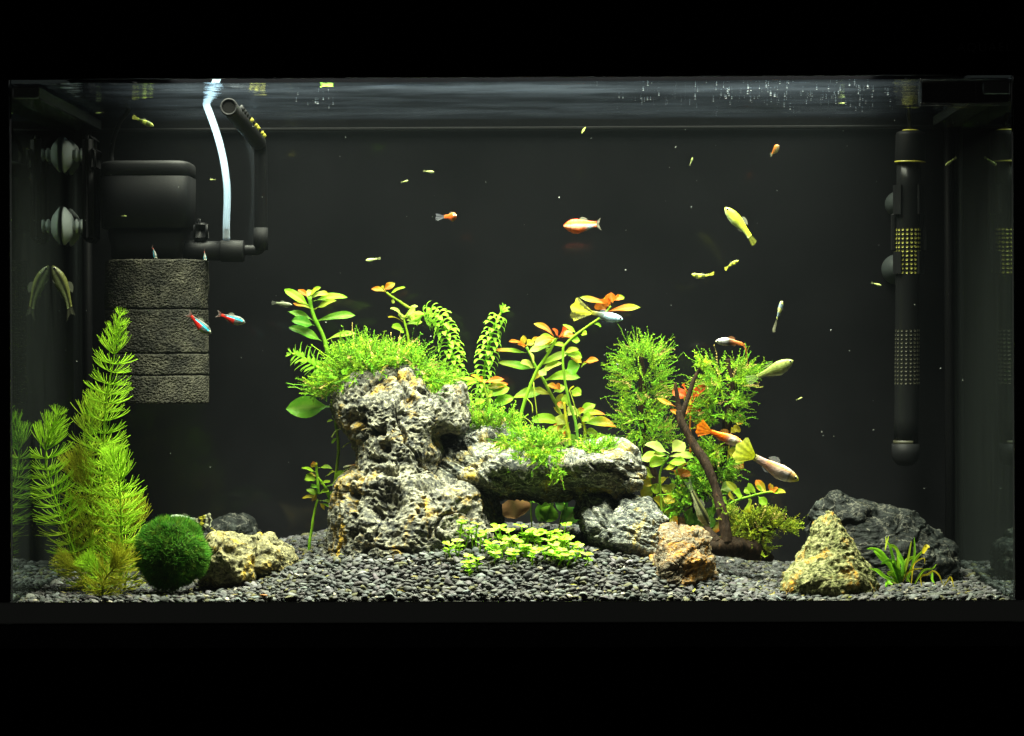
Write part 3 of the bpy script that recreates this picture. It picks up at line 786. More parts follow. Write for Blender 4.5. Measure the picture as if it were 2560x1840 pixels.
# left pair ----------------------------------------------------------------------
ZA = (0.1852, (340,1260))
rows = [(940,620,1060),(1000,505,1090),(1100,440,1090),(1250,408,1090),(1400,425,1080),(1500,458,1070),(1600,462,1060),(1650,470,1050),(1690,390,1040),(1780,368,1030),(1830,430,1010),(1900,515,990),(2000,572,980),(2090,605,960),(2140,690,940)]
G = loft('x', rows, None, ZA[0], ZA[1], np.interp([r[0] for r in rows],[940,1500,2140],[.07,.06,.10]), np.interp([r[0] for r in rows],[940,1500,2140],[.12,.13,.13]), 200, 190, 0.85); G = facet(G, 52, 7, .86,.98,.7)
def d_yel(V,N):
    w1 = V+0.004*np.stack([perlin(V*80),perlin(V*80+5),perlin(V*80+9)],1); F1,F2,_=worley(w1*120)
    cr=np.abs(perlin(w1*np.array([40,40,40])+3)); c=P(652,1360,.09)[0]
    return 0.0018*fbm(V*40+5,3)+0.0013*ridged(w1*90,3)-0.0016*sstep(.45,.15,F1)-0.0035*sstep(.05,0,cr)-0.005*np.exp(-((V[:,0]-c)/0.0022)**2)+0.0007*ridged(V*280,2)
stone('yellow_stone', 'yellowish grey cracked stone right beside the moss ball', G, d_yel, 'stone_yellow')
rows = [(975,400,560),(1000,310,560),(1050,262,560),(1180,225,560),(1270,165,560),(1330,172,560),(1380,190,560),(1460,160,560),(1540,230,560),(1575,330,560),(1592,430,560)]
G = loft('x', rows, None, ZA[0], ZA[1], .175, .225, 130, 140, 0.85); G = facet(G, 61, 6, .82,.97,.6)
stone('rear_stone', 'small dark stone behind the yellowish stone near the moss ball', G, lambda V,N: d_dark(V,N)*0.55, 'stone_dark')
# ------------------------------------------------------------------ internal filter
Q1 = lambda x, y, Y: P(.3313*x, 160+.3313*y, Y)
YF = 0.218
fl = thing('internal_filter', 'black internal filter with sponge held on the left glass by suction cups', 'filter', P(390,1010,YF))
def rounded_column(mb, x0,x1,y0,y1, zs, e=0.35, ns=64, C=None):
    """zs: list of (z, inset): stacked rounded-rectangle rings"""
    th = np.linspace(0,2*np.pi,ns,endpoint=False); cu=np.sign(np.cos(th))*np.abs(np.cos(th))**e; su=np.sign(np.sin(th))*np.abs(np.sin(th))**e
    V=[]
    for z,i in zs:
        hx=max((x1-x0)/2-i,1e-4); hy=max((y1-y0)/2-i,1e-4)
        V.append(np.stack([(x0+x1)/2+hx*cu,(y0+y1)/2+hy*su,np.full(ns,z)],1))
    n=len(zs); mb.add(np.concatenate(V),[grid_faces(n,ns,True),np.arange(ns)[None,::-1],((n-1)*ns+np.arange(ns))[None,:]],C)
z = lambda py: P(370,py,YF)[2]
bx0 = P(262,500,YF)[0]; bx1 = P(482,500,YF)[0]
m = MB(); rounded_column(m,bx0,bx1,YF-0.028,YF+0.028,[(z(574),0.001),(z(572),0),(z(446),-0.0006),(z(444),0.0004)]); obj('body',m,MAT['plastic_black'],fl)
m = MB(); rounded_column(m,bx0-.0006,bx1+.0006,YF-0.0286,YF+0.0286,[(z(443.5),0.0006),(z(442),0),(z(416),0.0002),(z(410),0.0012),(z(407),0.0040),(z(406),0.010)]); obj('lid',m,MAT['plastic_grey'],fl)
m = MB(); rounded_column(m,bx0+.004,bx1-.003,YF-0.024,YF+0.024,[(z(648),0.002),(z(612),0.0015),(z(590),0),(z(575),0)]); obj('neck',m,MAT['plastic_black'],fl)
# mounting plate
px0=P(214,500,YF)[0]; px1=P(250,500,YF)[0]
m = MB(); box(m,((px0+px1)/2-0.001,YF,(z(340)+z(607))/2),(px1-px0-0.002,0.036,z(340)-z(607)),None,0.003); br=obj('bracket',m,MAT['plastic_grey'],fl)
m = MB(); box(m,(px1-0.002,YF-0.004,(z(390)+z(410))/2),(0.004,0.03,z(390)-z(440)),None,0.001); obj('rail',m,MAT['plastic_grey'],br)
# suction cups, on the glass, front and back pair per height
for cy_,rr in ((389,.0120),(566,.0128)):
    for dy in (-0.013, 0.016):
        zc=z(cy_); xw=XL+0.0008
        m = MB(); prof=[(0,0.0045),(rr*.35,0.0045),(rr*.5,0.0036),(rr*.92,0.0008),(rr,0.0),(rr*.96,0.0014),(rr*.6,0.0052),(rr*.42,0.0062),(0.0,0.0062)]
        lathe(m,[(a,b) for a,b in prof][::1],(xw,YF+dy,zc),'x',32); cup=obj('suction_cup',m,MAT['rubber_cup'],fl)
        m = MB(); lathe(m,[(0,.006),(.0032,.006),(.0032,.0078),(.0046,.0080),(.0046,.0094),(.0030,.0096),(.0030,.0112),(.0044,.0114),(.0044,max(.0125,px0-xw)),(0,max(.0125,px0-xw))],(xw,YF+dy,zc),'x',20); obj('knob',m,MAT['rubber_cup'],cup)
# sponge: four stacked foam discs with pores
sx=P(393,800,YF)[0]; sr=S(129,YF)
zz=[z(1010),z(938),z(884),z(774),z(650)]
for k in range(4):
    z0,z1=zz[k]+0.0004,zz[k+1]-0.0004
    nz=int(70*(z1-z0)/0.03)+20; ns=330
    prof=[(sr*f,z0) for f in np.linspace(0.05,0.985,10)]+[(sr,z0+0.0008+(z1-z0-0.0016)*f) for f in np.linspace(0,1,nz)]+[(sr*f,z1) for f in np.linspace(0.985,0.05,10)]
    prof=np.array(prof); th=np.linspace(0,2*np.pi,ns,endpoint=False)
    V=np.stack([sx+prof[:,0,None]*np.cos(th),YF+prof[:,0,None]*np.sin(th),np.repeat(prof[:,1,None],ns,1)],-1).reshape(-1,3)
    F1,F2,_=worley(V*np.array([880,880,880])); d=-0.0012*sstep(0.55,0.15,F1)+0.0010*fbm(V*45,2)
    out=np.stack([V[:,0]-sx,V[:,1]-YF,np.zeros(len(V))],1); V=V+nrm(out)*d[:,None]
    V[:,2]+= 0.0005*perlin(V*np.array([90,90,90]))
    m=MB(); m.add(V,grid_faces(len(prof),ns,True)); obj('sponge',m,MAT['sponge'],fl)
# outlet, coupling, knob
yo=YF-0.006
m=MB(); tube(m,[Q1(1330,1405,yo),Q1(1500,1408,yo),Q1(1668,1410,yo)],[S(26,yo),S(24.5,yo),S(24.5,yo)],28); obj('outlet',m,MAT['plastic_black'],fl)
m=MB(); tube(m,[Q1(1666,1411,yo),Q1(1672,1411,yo),Q1(1834,1413,yo),Q1(1842,1413,yo)],[S(25,yo),S(27.5,yo),S(27.5,yo),S(25.5,yo)],28); obj('coupling',m,MAT['plastic_grey'],fl)
m=MB(); c=Q1(1518,1262,yo); box(m,c,(S(36,yo),S(34,yo),S(44,yo)),None,0.0015); kn=obj('flow_knob',m,MAT['plastic_black'],fl)
m=MB(); box(m,Q1(1505,1190,yo-.001),(S(7,yo),S(24,yo),S(16,yo)),None,0.0006); obj('grip',m,MAT['plastic_grey'],kn)
m=MB(); tube(m,[Q1(1516,1300,yo),Q1(1516,1350,yo)],S(15,yo),20); obj('knob_stem',m,MAT['plastic_black'],fl)
# riser pipe and spray bar
r1=S(11.5,yo); m=MB(); tube(m,spline([Q1(1840,1405,yo),Q1(1925,1405,yo),Q1(1962,1390,yo),Q1(1968,1330,yo)],14),r1*1.15,18); obj('elbow',m,MAT['plastic_black'],fl)
m=MB(); tube(m,[Q1(1968,1405,yo),Q1(1968,1235,yo)],S(18,yo),22); obj('collar',m,MAT['plastic_grey'],fl)
m=MB(); tube(m,spline([Q1(1968,1330,yo),Q1(1968,800,yo),Q1(1966,660,yo),Q1(1955,600,yo-.006),Q1(1930,570,yo-.022)],26),S(16.5,yo),20); obj('riser_pipe',m,MAT['plastic_black'],fl)
a=Q1(1948,590,yo-.012); b=Q1(1728,325,0.055); pr=S(21,.055)
n_=24; pts=a+(b-a)*np.linspace(0,1,n_)[:,None]
m=MB(); tube(m,pts,np.full(n_,pr),26,None,True); sb=obj('spray_bar',m,MAT['plastic_grey'],fl)
dirv=nrm(b-a); m=MB(); e0=b+dirv*0.0002
# open rim of the bar's end
t_,A_,B_=frames(np.array([b-dirv*.004,b+dirv*.0012])); th=np.linspace(0,2*np.pi,28,endpoint=False)
ring=lambda r,off:(b+dirv*off)+ (A_[0]*np.cos(th)[:,None]+B_[0]*np.sin(th)[:,None])*r
m.add(np.concatenate([ring(pr*1.04,-.004),ring(pr*1.04,.0014),ring(pr*.84,.0014),ring(pr*.80,.0006)]),grid_faces(4,28,True)); obj('end_rim',m,MAT['plastic_grey'],sb)
m=MB(); m.add(ring(pr*.80,.0007),np.arange(28)[None,:]); obj('end_plug',m,MAT['trim_matte'],sb)
side=nrm(np.cross(dirv,[0,0,1])); upv=nrm(np.cross(side,dirv))
for k in range(11):
    f=0.06+0.075*k; c=a+(b-a)*f+ (upv*0.62+side*0.78)*pr if np.dot(side,[1,0,0])>0 else a+(b-a)*f+(upv*0.62-side*0.78)*pr
    m=MB(); nrm_=nrm(c-(a+(b-a)*f)); tube(m,[c-nrm_*.001,c+nrm_*.0020],[pr*.44,pr*.36],12); obj('nozzle',m,MAT['accent_yellow' if k in (0,1,3,4,6) else 'plastic_grey'],sb)

# ------------------------------------------------------------------ air tube, cable
ys_=0.161
pts=path([(566,603,.212),(566,560,.212),(568,491,.205),(565,442,.198),(554,378,.185),(537,319,.172),(516,262,.161)],44)
ext=spline([pts[-1],pts[-1]+np.array([.0030,-.004,.007]),pts[-1]+np.array([.010,-.010,.02])],8)[1:]
tb=thing('air_tube','pale blue translucent air tube rising from the filter outlet to the surface','tube',P(566,603,.212))
m=MB(); tube(m,np.vstack([pts,ext]),S(9.0,.18),16); obj('hose',m,MAT['tube_clear'],tb)
m=MB(); tube(m,[P(566,606,.212),P(566,572,.212)],S(6.4,.21),14); obj('nipple',m,MAT['plastic_grey'],tb)
cb=path([(280,408,.222),(278,380,.222),(286,340,.215),(300,305,.205),(317,283,.195)],26)
ext=spline([cb[-1],cb[-1]+np.array([.004,-.004,.010]),cb[-1]+np.array([.006,-.006,.02])],6)[1:]
m=MB(); tube(m,np.vstack([cb,ext]),S(6,.21),10); o=obj('power_cable',m,MAT['plastic_grey'],None,True,cb[0]); tag(o,'grey power cable curving up from the filter lid to the surface','cable')

# ------------------------------------------------------------------ heater
H=lambda x,y,Y: P(1880+.638*x,160+.638*y,Y)
simple('dot_lit',(0.30,0.29,0.045),0.5); simple('dot_dim',(0.030,0.029,0.014),0.6)
YH=0.272
ht=thing('heater','dark cylindrical heater with rows of yellow dots on the back glass at right','heater',H(602,1575,YH))
ax0=H(604,1490,YH); ax1=H(614,385,YH); axd=nrm(ax1-ax0)
rr=S(30.5,YH)
m=MB(); tube(m,[ax0+(ax1-ax0)*f for f in np.linspace(0,1,12)],rr,36); tubeo=obj('glass_tube',m,MAT['heater_glass'],ht)
cap=S(38.5,YH); c0=H(620,385,YH); c1=H(622,262,YH)
m=MB(); tube(m,[c0,c0+(c1-c0)*.04,c0+(c1-c0)*.86,c0+(c1-c0)*.95,c1],[cap*.97,cap,cap*.97,cap*.90,cap*.62],36); hc=obj('head_cap',m,MAT['plastic_grey'],ht)
m=MB(); tube(m,[c0-(c1-c0)*.012,c0+(c1-c0)*.025],cap*1.02,36); obj('trim_ring',m,MAT['accent_yellow'],hc)
m=MB(); tube(m,[c1-(c1-c0)*.01,c1+(c1-c0)*.035],[cap*.60,cap*.50],30); obj('adjusting_dial',m,MAT['accent_yellow'],hc)
b0=H(602,1575,YH); b1=H(602,1488,YH)
m=MB(); tube(m,[b0,b0+(b1-b0)*.08,b0+(b1-b0)*.3,b0+(b1-b0)*.55,b1],[rr*.35,rr*.75,rr*1.06,rr*1.14,rr*1.14],36); obj('end_cap',m,MAT['plastic_grey'],ht)
m=MB(); tube(m,[b1-axd*.0004,b1+axd*.0022],rr*1.02,36); obj('seal_ring',m,MAT['dot_dim'],ht)
# perforated sleeve: two bands of round dots, light in the holes put into their colour
def dots(y0,y1,rows,cols,mat,name):
    m=MB(); th=np.linspace(0,2*np.pi,10,endpoint=False)
    for i in range(rows):
        f=(1490-(y0+(y1-y0)*i/(rows-1)))/(1490-385); c=ax0+(ax1-ax0)*f
        for j in range(cols):
            an=-math.pi/2+(j-(cols-1)/2)*0.36
            n=np.array([math.cos(an),math.sin(an),0]); tx=np.array([-math.sin(an),math.cos(an),0]); q=c+n*(rr+0.00025)
            m.add(np.vstack([q+tx*math.cos(t)*.00088+axd*math.sin(t)*.00088 for t in th]+[q-n*.0003+tx*math.cos(t)*.00092+axd*math.sin(t)*.00092 for t in th]),[np.arange(10)[None,:],grid_faces(2,10,True)])
    o=obj(name,m,MAT[mat],tubeo); o['kind']='stuff'
dots(650,818,11,8,'dot_lit','sleeve_dots'); dots(1045,1250,14,8,'dot_dim','sleeve_dots')
# holder with two clips, rails and suction cups
def hz(x,y): return H(x,y,YH)
for y0,y1 in ((475,590),(735,822)):
    c=(hz(614,y0)+hz(614,y1))/2; hh=(hz(614,y0)-hz(614,y1))[2]/2
    for sgn in (-1,1):
        m=MB(); th=np.linspace(0.15*np.pi,0.80*np.pi,9); V=[]
        for zz_ in (-hh,hh):
            for r_ in (rr*1.05,rr*1.28):
                V.append(np.stack([c[0]+sgn*r_*np.sin(th)*1.0, c[1]+r_*np.cos(th), np.full(9,c[2]+zz_)],1))
        V=np.array(V)
        g=np.concatenate([V[0],V[1][::-1]]); h2=np.concatenate([V[2],V[3][::-1]])
        m.add(np.concatenate([g,h2]),[grid_faces(2,18,True),np.arange(18)[None,::-1],18+np.arange(18)[None,:]]); obj('clip',m,MAT['plastic_grey'],ht,False)
    cc=hz(552 if y0<600 else 546,(y0+y1)/2 + (10 if y0<600 else 22)); R_=S(33 if y0<600 else 38,YH)
    m=MB(); lathe(m,[(0,.003),(R_*.4,.003),(R_*.6,.0045),(R_,.0),(R_*.97,-.0012),(R_*.55,-.006),(R_*.3,-.008),(0,-.008)],(cc[0]+.006,DEP-.002,cc[2]),'y',30); obj('suction_cup',m,MAT['rubber_dark'],ht)
for x in (553,678):
    m=MB(); box(m,(hz(x,660)[0],YH,hz(x,660)[2]),(.0028,.0045,(hz(x,590)-hz(x,735))[2]),None,.0006); obj('rail',m,MAT['plastic_grey'],ht,False)
cbl=path([(2275,320,YH),(2274,300,YH),(2272,285,YH-.004),(2268,268,YH-.01)],12)
m=MB(); tube(m,np.vstack([cbl,cbl[-1]+[0,0,.02]]),S(6,YH),10); obj('cable',m,MAT['plastic_black'],ht)

# ------------------------------------------------------------------ thermometer strip inside the front glass, top right
th_=thing('thermometer','black digital thermometer in a clear case at the top right corner','thermometer',P(2412,262,.008))
a=P(2305,203,.006); b=P(2523,255,.006)
c=(a+b)/2; w_=abs(b[0]-a[0]); h_=abs(a[2]-b[2])
m=MB(); box(m,(c[0],.0085,c[2]),(w_,.006,h_),None,.0008); obj('display',m,MAT['trim_matte'],th_,False)
d1=P(2440,225,.005); m=MB(); box(m,(d1[0],.0052,c[2]),(.0008,.0004,h_*.94)); obj('divider',m,MAT['plastic_grey'],th_,False)
for (x0,x1,z0,z1) in ((-w_/2-.0014,w_/2+.0014,h_/2+.0003,h_/2+.0016),(-w_/2-.0014,w_/2+.0014,-h_/2-.0022,-h_/2-.0003),(-w_/2-.0016,-w_/2-.0003,-h_/2-.0003,h_/2+.0003),(w_/2+.0003,w_/2+.0014,-h_/2-.0003,h_/2+.0003)):
    m=MB(); box(m,(c[0]+(x0+x1)/2,.008,c[2]+(z0+z1)/2),(x1-x0,.009,z1-z0),None,.0003); obj('case_frame',m,MAT['case_clear'],th_,False)

# ------------------------------------------------------------------ driftwood
dw=thing('driftwood','dark branching driftwood root standing behind the small ochre stone','driftwood',P(1800,1370,.15))
W7=lambda x,y,Y:(1600+.3926*x,820+.3926*y,Y); W5=lambda x,y,Y:(1150+.3068*x,680+.3068*y,Y)
def limb(name,pp,r,seed,knob=0.18,n=60,ns=26):
    c=path(pp,n); rr_=np.interp(np.linspace(0,1,n),np.linspace(0,1,len(r)),[S(q,.15) for q in r])
    m=MB(); tube(m,c,rr_,ns); V=m.V[0]; cen=np.repeat(c,ns,0); rad=np.repeat(rr_,ns)
    d=(0.55*fbm(V*55+seed,3)+0.35*ridged(V*np.array([160,160,40])+seed,2)-0.2)*knob*2
    V=cen+(V-cen)*(1+d)[:,None]; m.V[0]=V
    return obj(name,m,MAT['wood'],dw)
limb('branch',[W7(552,1375,.118),W7(535,1230,.122),W7(492,1050,.128),W7(450,930,.132),W7(405,838,.136),W7(340,740,.14),W7(290,650,.142),W7(262,590,.144),W7(252,530,.146)],[15,13.5,12,11,10.5,10,9.5,9.5,9],1,.24,80,26)
limb('branch',[W7(256,560,.145),W7(246,500,.146),W7(236,430,.146),W7(223,348,.146)],[8,6,5,3.5],2,.14,30,16)
limb('branch',[W7(262,570,.145),W7(285,500,.146),W7(310,430,.148),W7(345,325,.15),W7(375,270,.152),W7(402,222,.154)],[8,7,6.5,5,4,2.5],3,.14,36,16)
limb('trunk',[W7(270,1330,.17),W7(310,1200,.175),W7(400,1040,.178),W7(470,920,.18),W7(520,790,.18),W7(550,640,.18),W7(580,500,.18),W7(592,390,.18),W7(580,290,.18),W7(577,196,.18)],[17,16,15,14,13,13,13,12.5,12,11.5],4,.32,90,30)
limb('trunk',[(1700,1350,.185),(1660,1260,.19),(1630,1180,.192),(1612,1100,.195),W5(1490,1150,.195),W5(1488,1000,.195),W5(1480,840,.195),W5(1474,690,.195)],[13,13,12,11,10.5,10,9.5,8],5,.34,80,28)
limb('root',[W7(400,1390,.12),W7(480,1395,.12),W7(570,1390,.122),W7(680,1410,.13),W7(780,1440,.14),W7(840,1470,.145)],[10,20,24,24,19,8],6,.2,60,34)
limb('root',[W7(610,1380,.135),W7(690,1330,.14),W7(770,1300,.145),W7(850,1250,.148),W7(925,1190,.15)],[22,22,17,12,9],7,.2,50,26)
limb('root',[W7(420,1260,.13),W7(450,1310,.125),W7(500,1370,.12)],[6,11,14],8,.18,26,20)
# ------------------------------------------------------------------ plants
A3=lambda x,y:(660+.2822*x, 660+.2822*y)      # tracing windows
A4=lambda x,y:(660+.3068*x,1020+.3068*y)
A5=lambda x,y:(1150+.3068*x,680+.3068*y)
A6=lambda x,y:(1100+.2945*x,1040+.2945*y)
A7=lambda x,y:(1600+.3926*x,820+.3926*y)
A9=lambda x,y:(1900+.291*x,1180+.291*y)
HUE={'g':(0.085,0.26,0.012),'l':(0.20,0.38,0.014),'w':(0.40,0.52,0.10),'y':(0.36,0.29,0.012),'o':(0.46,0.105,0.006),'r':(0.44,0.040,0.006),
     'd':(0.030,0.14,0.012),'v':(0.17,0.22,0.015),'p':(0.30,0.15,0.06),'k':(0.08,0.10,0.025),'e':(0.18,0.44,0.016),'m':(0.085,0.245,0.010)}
HUE={k:np.array(v) for k,v in HUE.items()}
rl=np.random.default_rng(77)
def leaf_geo(B,Tp,w,hue0,hue1,roll,arch,pet=0.16,nL=10,nW=6,shape=0.85,wave=0.05,rg=rl):
    """one leaf blade from base B to tip Tp, half width w; roll 0 = blade level, 90 = facing the front glass"""
    B=np.asarray(B,float); Tp=np.asarray(Tp,float); L=np.linalg.norm(Tp-B); a=(Tp-B)/max(L,1e-9)
    up=np.array([0,0,1.0]); 
    if abs(a[2])>0.93: up=np.array([-np.sign(a[2])*a[0]-0.3, -0.6, 0.2])
    n=nrm(up-a*np.dot(up,a)); s=np.cross(a,n)
    if s[1]>0: s=-s                       # s points to the front glass
    cr,sr=math.cos(math.radians(roll)),math.sin(math.radians(roll))
    side=s*cr-n*sr; nor=n*cr+s*sr
    if abs(a[2])>0.80:                    # hanging or upright leaf: roll 90 shows its face to the front
        f0=nrm(np.array([0,-1.0,0])-a*(-a[1])); s0=np.cross(a,f0); q_=math.radians(90-roll); side=s0*math.cos(q_)+f0*math.sin(q_); nor=f0*math.cos(q_)-s0*math.sin(q_); n=nor
    t=np.linspace(0,1,nL); v=np.linspace(-1,1,nW+1)
    blade=np.clip((t-pet)/(1-pet),0,1); wid=w*np.maximum(blade,0)**.72*np.maximum(1-blade,0)**.78/0.352
    wid=np.maximum(wid, np.where(t<=pet+.02, w*0.09, w*0.02))
    ph=rg.uniform(0,6.28); cu=rg.uniform(-.25,.25)
    cen=B+a*(t*L)[:,None]+n*(arch*L*4*t*(1-t))[:,None]*0.5+side*(cu*L*0.25*np.sin(np.pi*t))[:,None]
    V=cen[:,None,:]+side*(wid[:,None]*v)[...,None]+nor*(wid[:,None]*(0.30*np.abs(v)-0.06)+wave*w*np.sin(t*9+ph)[:,None]*v*np.abs(v)*3.0)[...,None]
    c=hue0+(hue1-hue0)*sstep(0.35,1.0,t)[:,None]
    C=np.repeat(c[:,None,:],nW+1,1); mid=np.exp(-(v/0.16)**2)*0.14
    C=C*(1-mid[None,:,None])+np.array([0.60,0.66,0.22])*mid[None,:,None]
    C=C*(1+rg.normal(0,0.04,(nL,nW+1,1)))
    F=grid_faces(nL,nW+1)
    return V.reshape(-1,3),F,np.clip(C.reshape(-1,3),0.003,0.95)
def hues(k):
    a=HUE[k[0]]*.86; b=HUE[k[1]]*.86 if len(k)>1 else HUE[k[0]]*.86
    j=1+rl.normal(0,0.08,3); return a*j,b*j
def stems(root,lines,W,Y,r,hue=('l','g'),n=None):
    for ln in lines:
        pp=[(*W(x,y),(q[0] if q else Y)) for x,y,*q in ln]
        c=path(pp,max(14,len(pp)*6)); c=c+0.0006*np.stack([perlin(c*90),perlin(c*90+3),perlin(c*90+8)],1)
        R=np.linspace(S(r*.8,Y),S(r*0.5,Y),len(c)); R=R*(1+0.22*np.exp(-((np.arange(len(c))%7)/1.0)**2))
        m=MB(); tube(m,c,R,10,np.linspace(HUE[hue[0]],HUE[hue[1]],len(c))); obj('stem',m,MAT['stem'],root)
def leaves(root,W,Y,items,k=.2822,roll=None,arch=0.14):
    """items: (bx,by,tx,ty,width,hue[,roll[,dy]])"""
    for it in items:
        bx,by,tx,ty,wd,hu=it[:6]; ro=it[6] if len(it)>6 else rl.uniform(25,60)
        dy=it[7] if len(it)>7 else rl.uniform(-.010,.006)
        B=P(*W(bx,by),Y); Tp=P(*W(tx,ty),Y+dy); h0,h1=hues(hu)
        ar=arch*rl.uniform(.4,1.3)
        V,F,C=leaf_geo(B,Tp,S(wd*k/2,Y)*1.30,h0,h1,ro,ar)
        m=MB(); m.add(V,F,C); obj('leaf',m,MAT['leaf'],root)
def plant(label,W,base,Y,group='stem plants',name='stem_plant',cat='plant'):
    return thing(name,label,cat,P(*W(*base),Y),group)

# tall stem left of the pillar stone
Y=.165
p=plant('tall leafy stem plant rising left of the pillar stone, yellow green crown',A3,(590,2500),Y)
stems(p,[[(400,290),(440,460),(510,600),(552,730),(582,870),(604,1100),(626,1300),(655,1600),(650,1770),(610,2120),(600,2280),(588,2560)]],A3,Y,6.0,('g','v'))
leaves(p,A3,Y,[(400,370,180,225,75,'l',50),(410,300,570,262,62,'wy',40),(395,300,300,228,36,'o',50),(410,290,500,203,55,'l',45),(440,330,738,295,66,'l',48),(450,400,640,325,66,'v',50),
 (460,405,258,350,58,'vo',35),(445,505,212,422,62,'g',40),(468,505,810,455,74,'g',48),(515,685,220,560,84,'gd',52),(445,545,245,500,92,'d',60),(545,680,830,620,56,'l',40),(590,1262,195,1285,150,'g',82,-.002),
 (612,1385,558,1398,30,'l',45),(618,1385,682,1378,34,'l',45),(615,1370,600,1345,24,'l',70),(645,1540,600,1590,26,'l',60),(380,295,440,240,50,'wl',30),(420,275,455,215,40,'y',60)])
m=MB()
for (a,b,c) in (((715,1450),(640,1480),(598,1535)),((800,1565),(740,1590),(690,1630)),((750,1810),(690,1850),(610,1950))):
    tube(m,path([(*A3(*a),Y),(*A3(*b),Y-.004),(*A3(*c),Y-.006)],10),S(1.6,Y),5,HUE['w'])
obj('aerial_roots',m,MAT['stem'],p)
# second bare stem close to the pillar
p=plant('thin bare green stem close to the waist of the pillar stone',A4,(760,560),.19)
stems(p,[[(755,240),(762,330),(762,420),(752,520),(740,640)]],A4,.19,4.0,('g','v'))
leaves(p,A4,.19,[(755,300,715,320,22,'l'),(760,480,690,530,20,'y')],.3068)
# low cluster at its foot
Y=.15
p=plant('low leafy cluster at the left foot of the pillar stone',A4,(370,1200),Y)
stems(p,[[(362,1230),(380,1060),(405,900),(440,745)],[(445,700),(440,600),(428,500),(425,450)],[(560,800),(500,650),(440,560)]],A4,Y,5,('g','l'))
leaves(p,A4,Y,[(440,720,345,665,44,'l'),(450,700,530,675,44,'l'),(440,742,310,735,30,'y'),(455,755,595,780,36,'l'),(450,770,492,832,24,'y'),(430,525,305,490,40,'l'),(428,480,398,438,52,'yo',60),(440,490,555,498,40,'l'),
 (432,592,328,582,60,'l',60),(430,560,358,535,30,'y'),(450,655,380,640,56,'g'),(500,640,640,628,36,'l'),(585,600,645,508,60,'l',65),(500,560,575,520,40,'v'),(460,620,540,600,44,'l'),(430,690,390,760,30,'yp',60),(520,690,600,720,70,'g',60),(470,780,560,820,28,'l'),
 (540,760,610,700,60,'d',60),(560,1000,510,1040,44,'g',60),(550,1040,590,990,40,'g',60),(420,1190,380,1170,36,'v')],.3068)
# stem behind the moss crest
Y=.20
p=plant('stem plant with orange tip leaning left above the moss crest',A3,(1290,760),Y)
stems(p,[[(1300,800),(1280,700),(1262,600),(1245,500),(1255,460)],[(1330,400),(1285,385),(1200,330),(1130,285),(1085,250)],[(1250,480),(1290,430),(1320,400)]],A3,Y,4.4,('v','l'))
leaves(p,A3,Y,[(1080,250,948,220,40,'yo'),(1060,235,1160,168,52,'oy',60),(1112,268,1252,205,42,'l'),(1080,245,1040,205,40,'y',60),(1240,475,1118,392,60,'w',40),(1258,472,1342,398,78,'w',60),(1232,515,1096,470,26,'y'),(1250,480,1432,462,60,'wl',40),(1240,575,1130,556,62,'l',60),
 (1242,590,1208,605,34,'l',60),(1252,535,1402,512,56,'l'),(1285,390,1362,372,30,'w'),(1260,500,1330,470,50,'w'),(1235,500,1190,440,50,'w',55),(1150,310,1135,350,26,'v')])

# ---- waterweed with curled whorls
def weed(label,pp,W,Y,n,ln,hue,dense_top=0.0,wd=.24,curl=1.0,rad=4.5):
    c=path([(*W(*a[:2]),a[2] if len(a)>2 else Y) for a in pp],120); t=thing('waterweed',label,'plant',c[0],'waterweed stems')
    m=MB(); tube(m,c,np.linspace(S(rad,Y),S(rad*.6,Y),len(c)),10,HUE['l']); obj('stem',m,MAT['stem'],t)
    T_,A_,B_=frames(c); rg=np.random.default_rng(int(ln*10)+n)
    u=np.linspace(0.0,1.0,n)**(1.0-0.35*dense_top)
    for k,f in enumerate(u):
        i=min(int(f*119),119); m=MB(); nl=5 if f<.93 else 7
        L=S(ln,Y)*(0.85+.3*rg.random())*(1.0 if f<.88 else 1.0-(f-.88)*5.0)
        o=rg.uniform(0,6.28)
        for q in range(nl):
            an=o+q*2*np.pi/nl+rg.normal(0,.12); d=A_[i]*math.cos(an)+B_[i]*math.sin(an); tt=T_[i]; s=np.cross(d,tt)
            nL=8; tq=np.linspace(0,1,nL); up_=0.55 if f<.93 else 1.0
            cen=c[i]+d*(L*np.sin(tq*1.25)*.85)[:,None]+tt*(L*(up_*tq-curl*(0.85 if f<.93 else .2)*tq**2.4))[:,None]
            w_=L*wd*np.sin(np.pi*np.clip(tq*.92+.06,0,1))**.55*.5; w_[-1]=L*.01
            v=np.array([-1,0,1.]); 
            nor=nrm(np.cross(np.gradient(cen,axis=0),s))
            V=cen[:,None,:]+s*(w_[:,None]*v)[...,None]+nor[:,None,:]*(np.abs(v)*w_[:,None]*-.25)[...,None]
            h=HUE[hue]*(1+rg.normal(0,.08)); C=np.tile(h,(nL*3,1)); C=C.reshape(nL,3,3); C[:,1]=C[:,1]*.7+np.array([.5,.6,.15])*.3
            m.add(V.reshape(-1,3),grid_faces(nL,3),C.reshape(-1,3))
        obj('whorl',m,MAT['leaf'],t)
    return t
weed('bright waterweed stem bending over to the left above the moss',[(1760,1340,.185),(1725,1180),(1708,1020),(1690,900),(1650,740),(1612,600),(1565,500),(1490,445),(1410,450),(1350,485)],A3,.178,32,39,'e',.6,.33,.8)
weed('upright waterweed stem with curled whorls and pointed top',[(1925,1420,.19),(1930,1250),(1938,1100),(1952,950),(1985,760),(2022,600),(2078,470),(2122,400)],A3,.185,26,36,'e',.1,.33,.85)
weed('short waterweed tip poking left out of the moss crest',[(600,985,.16),(520,945),(420,880),(330,820),(250,795)],A3,.155,11,44,'e',.2,.25,.3)
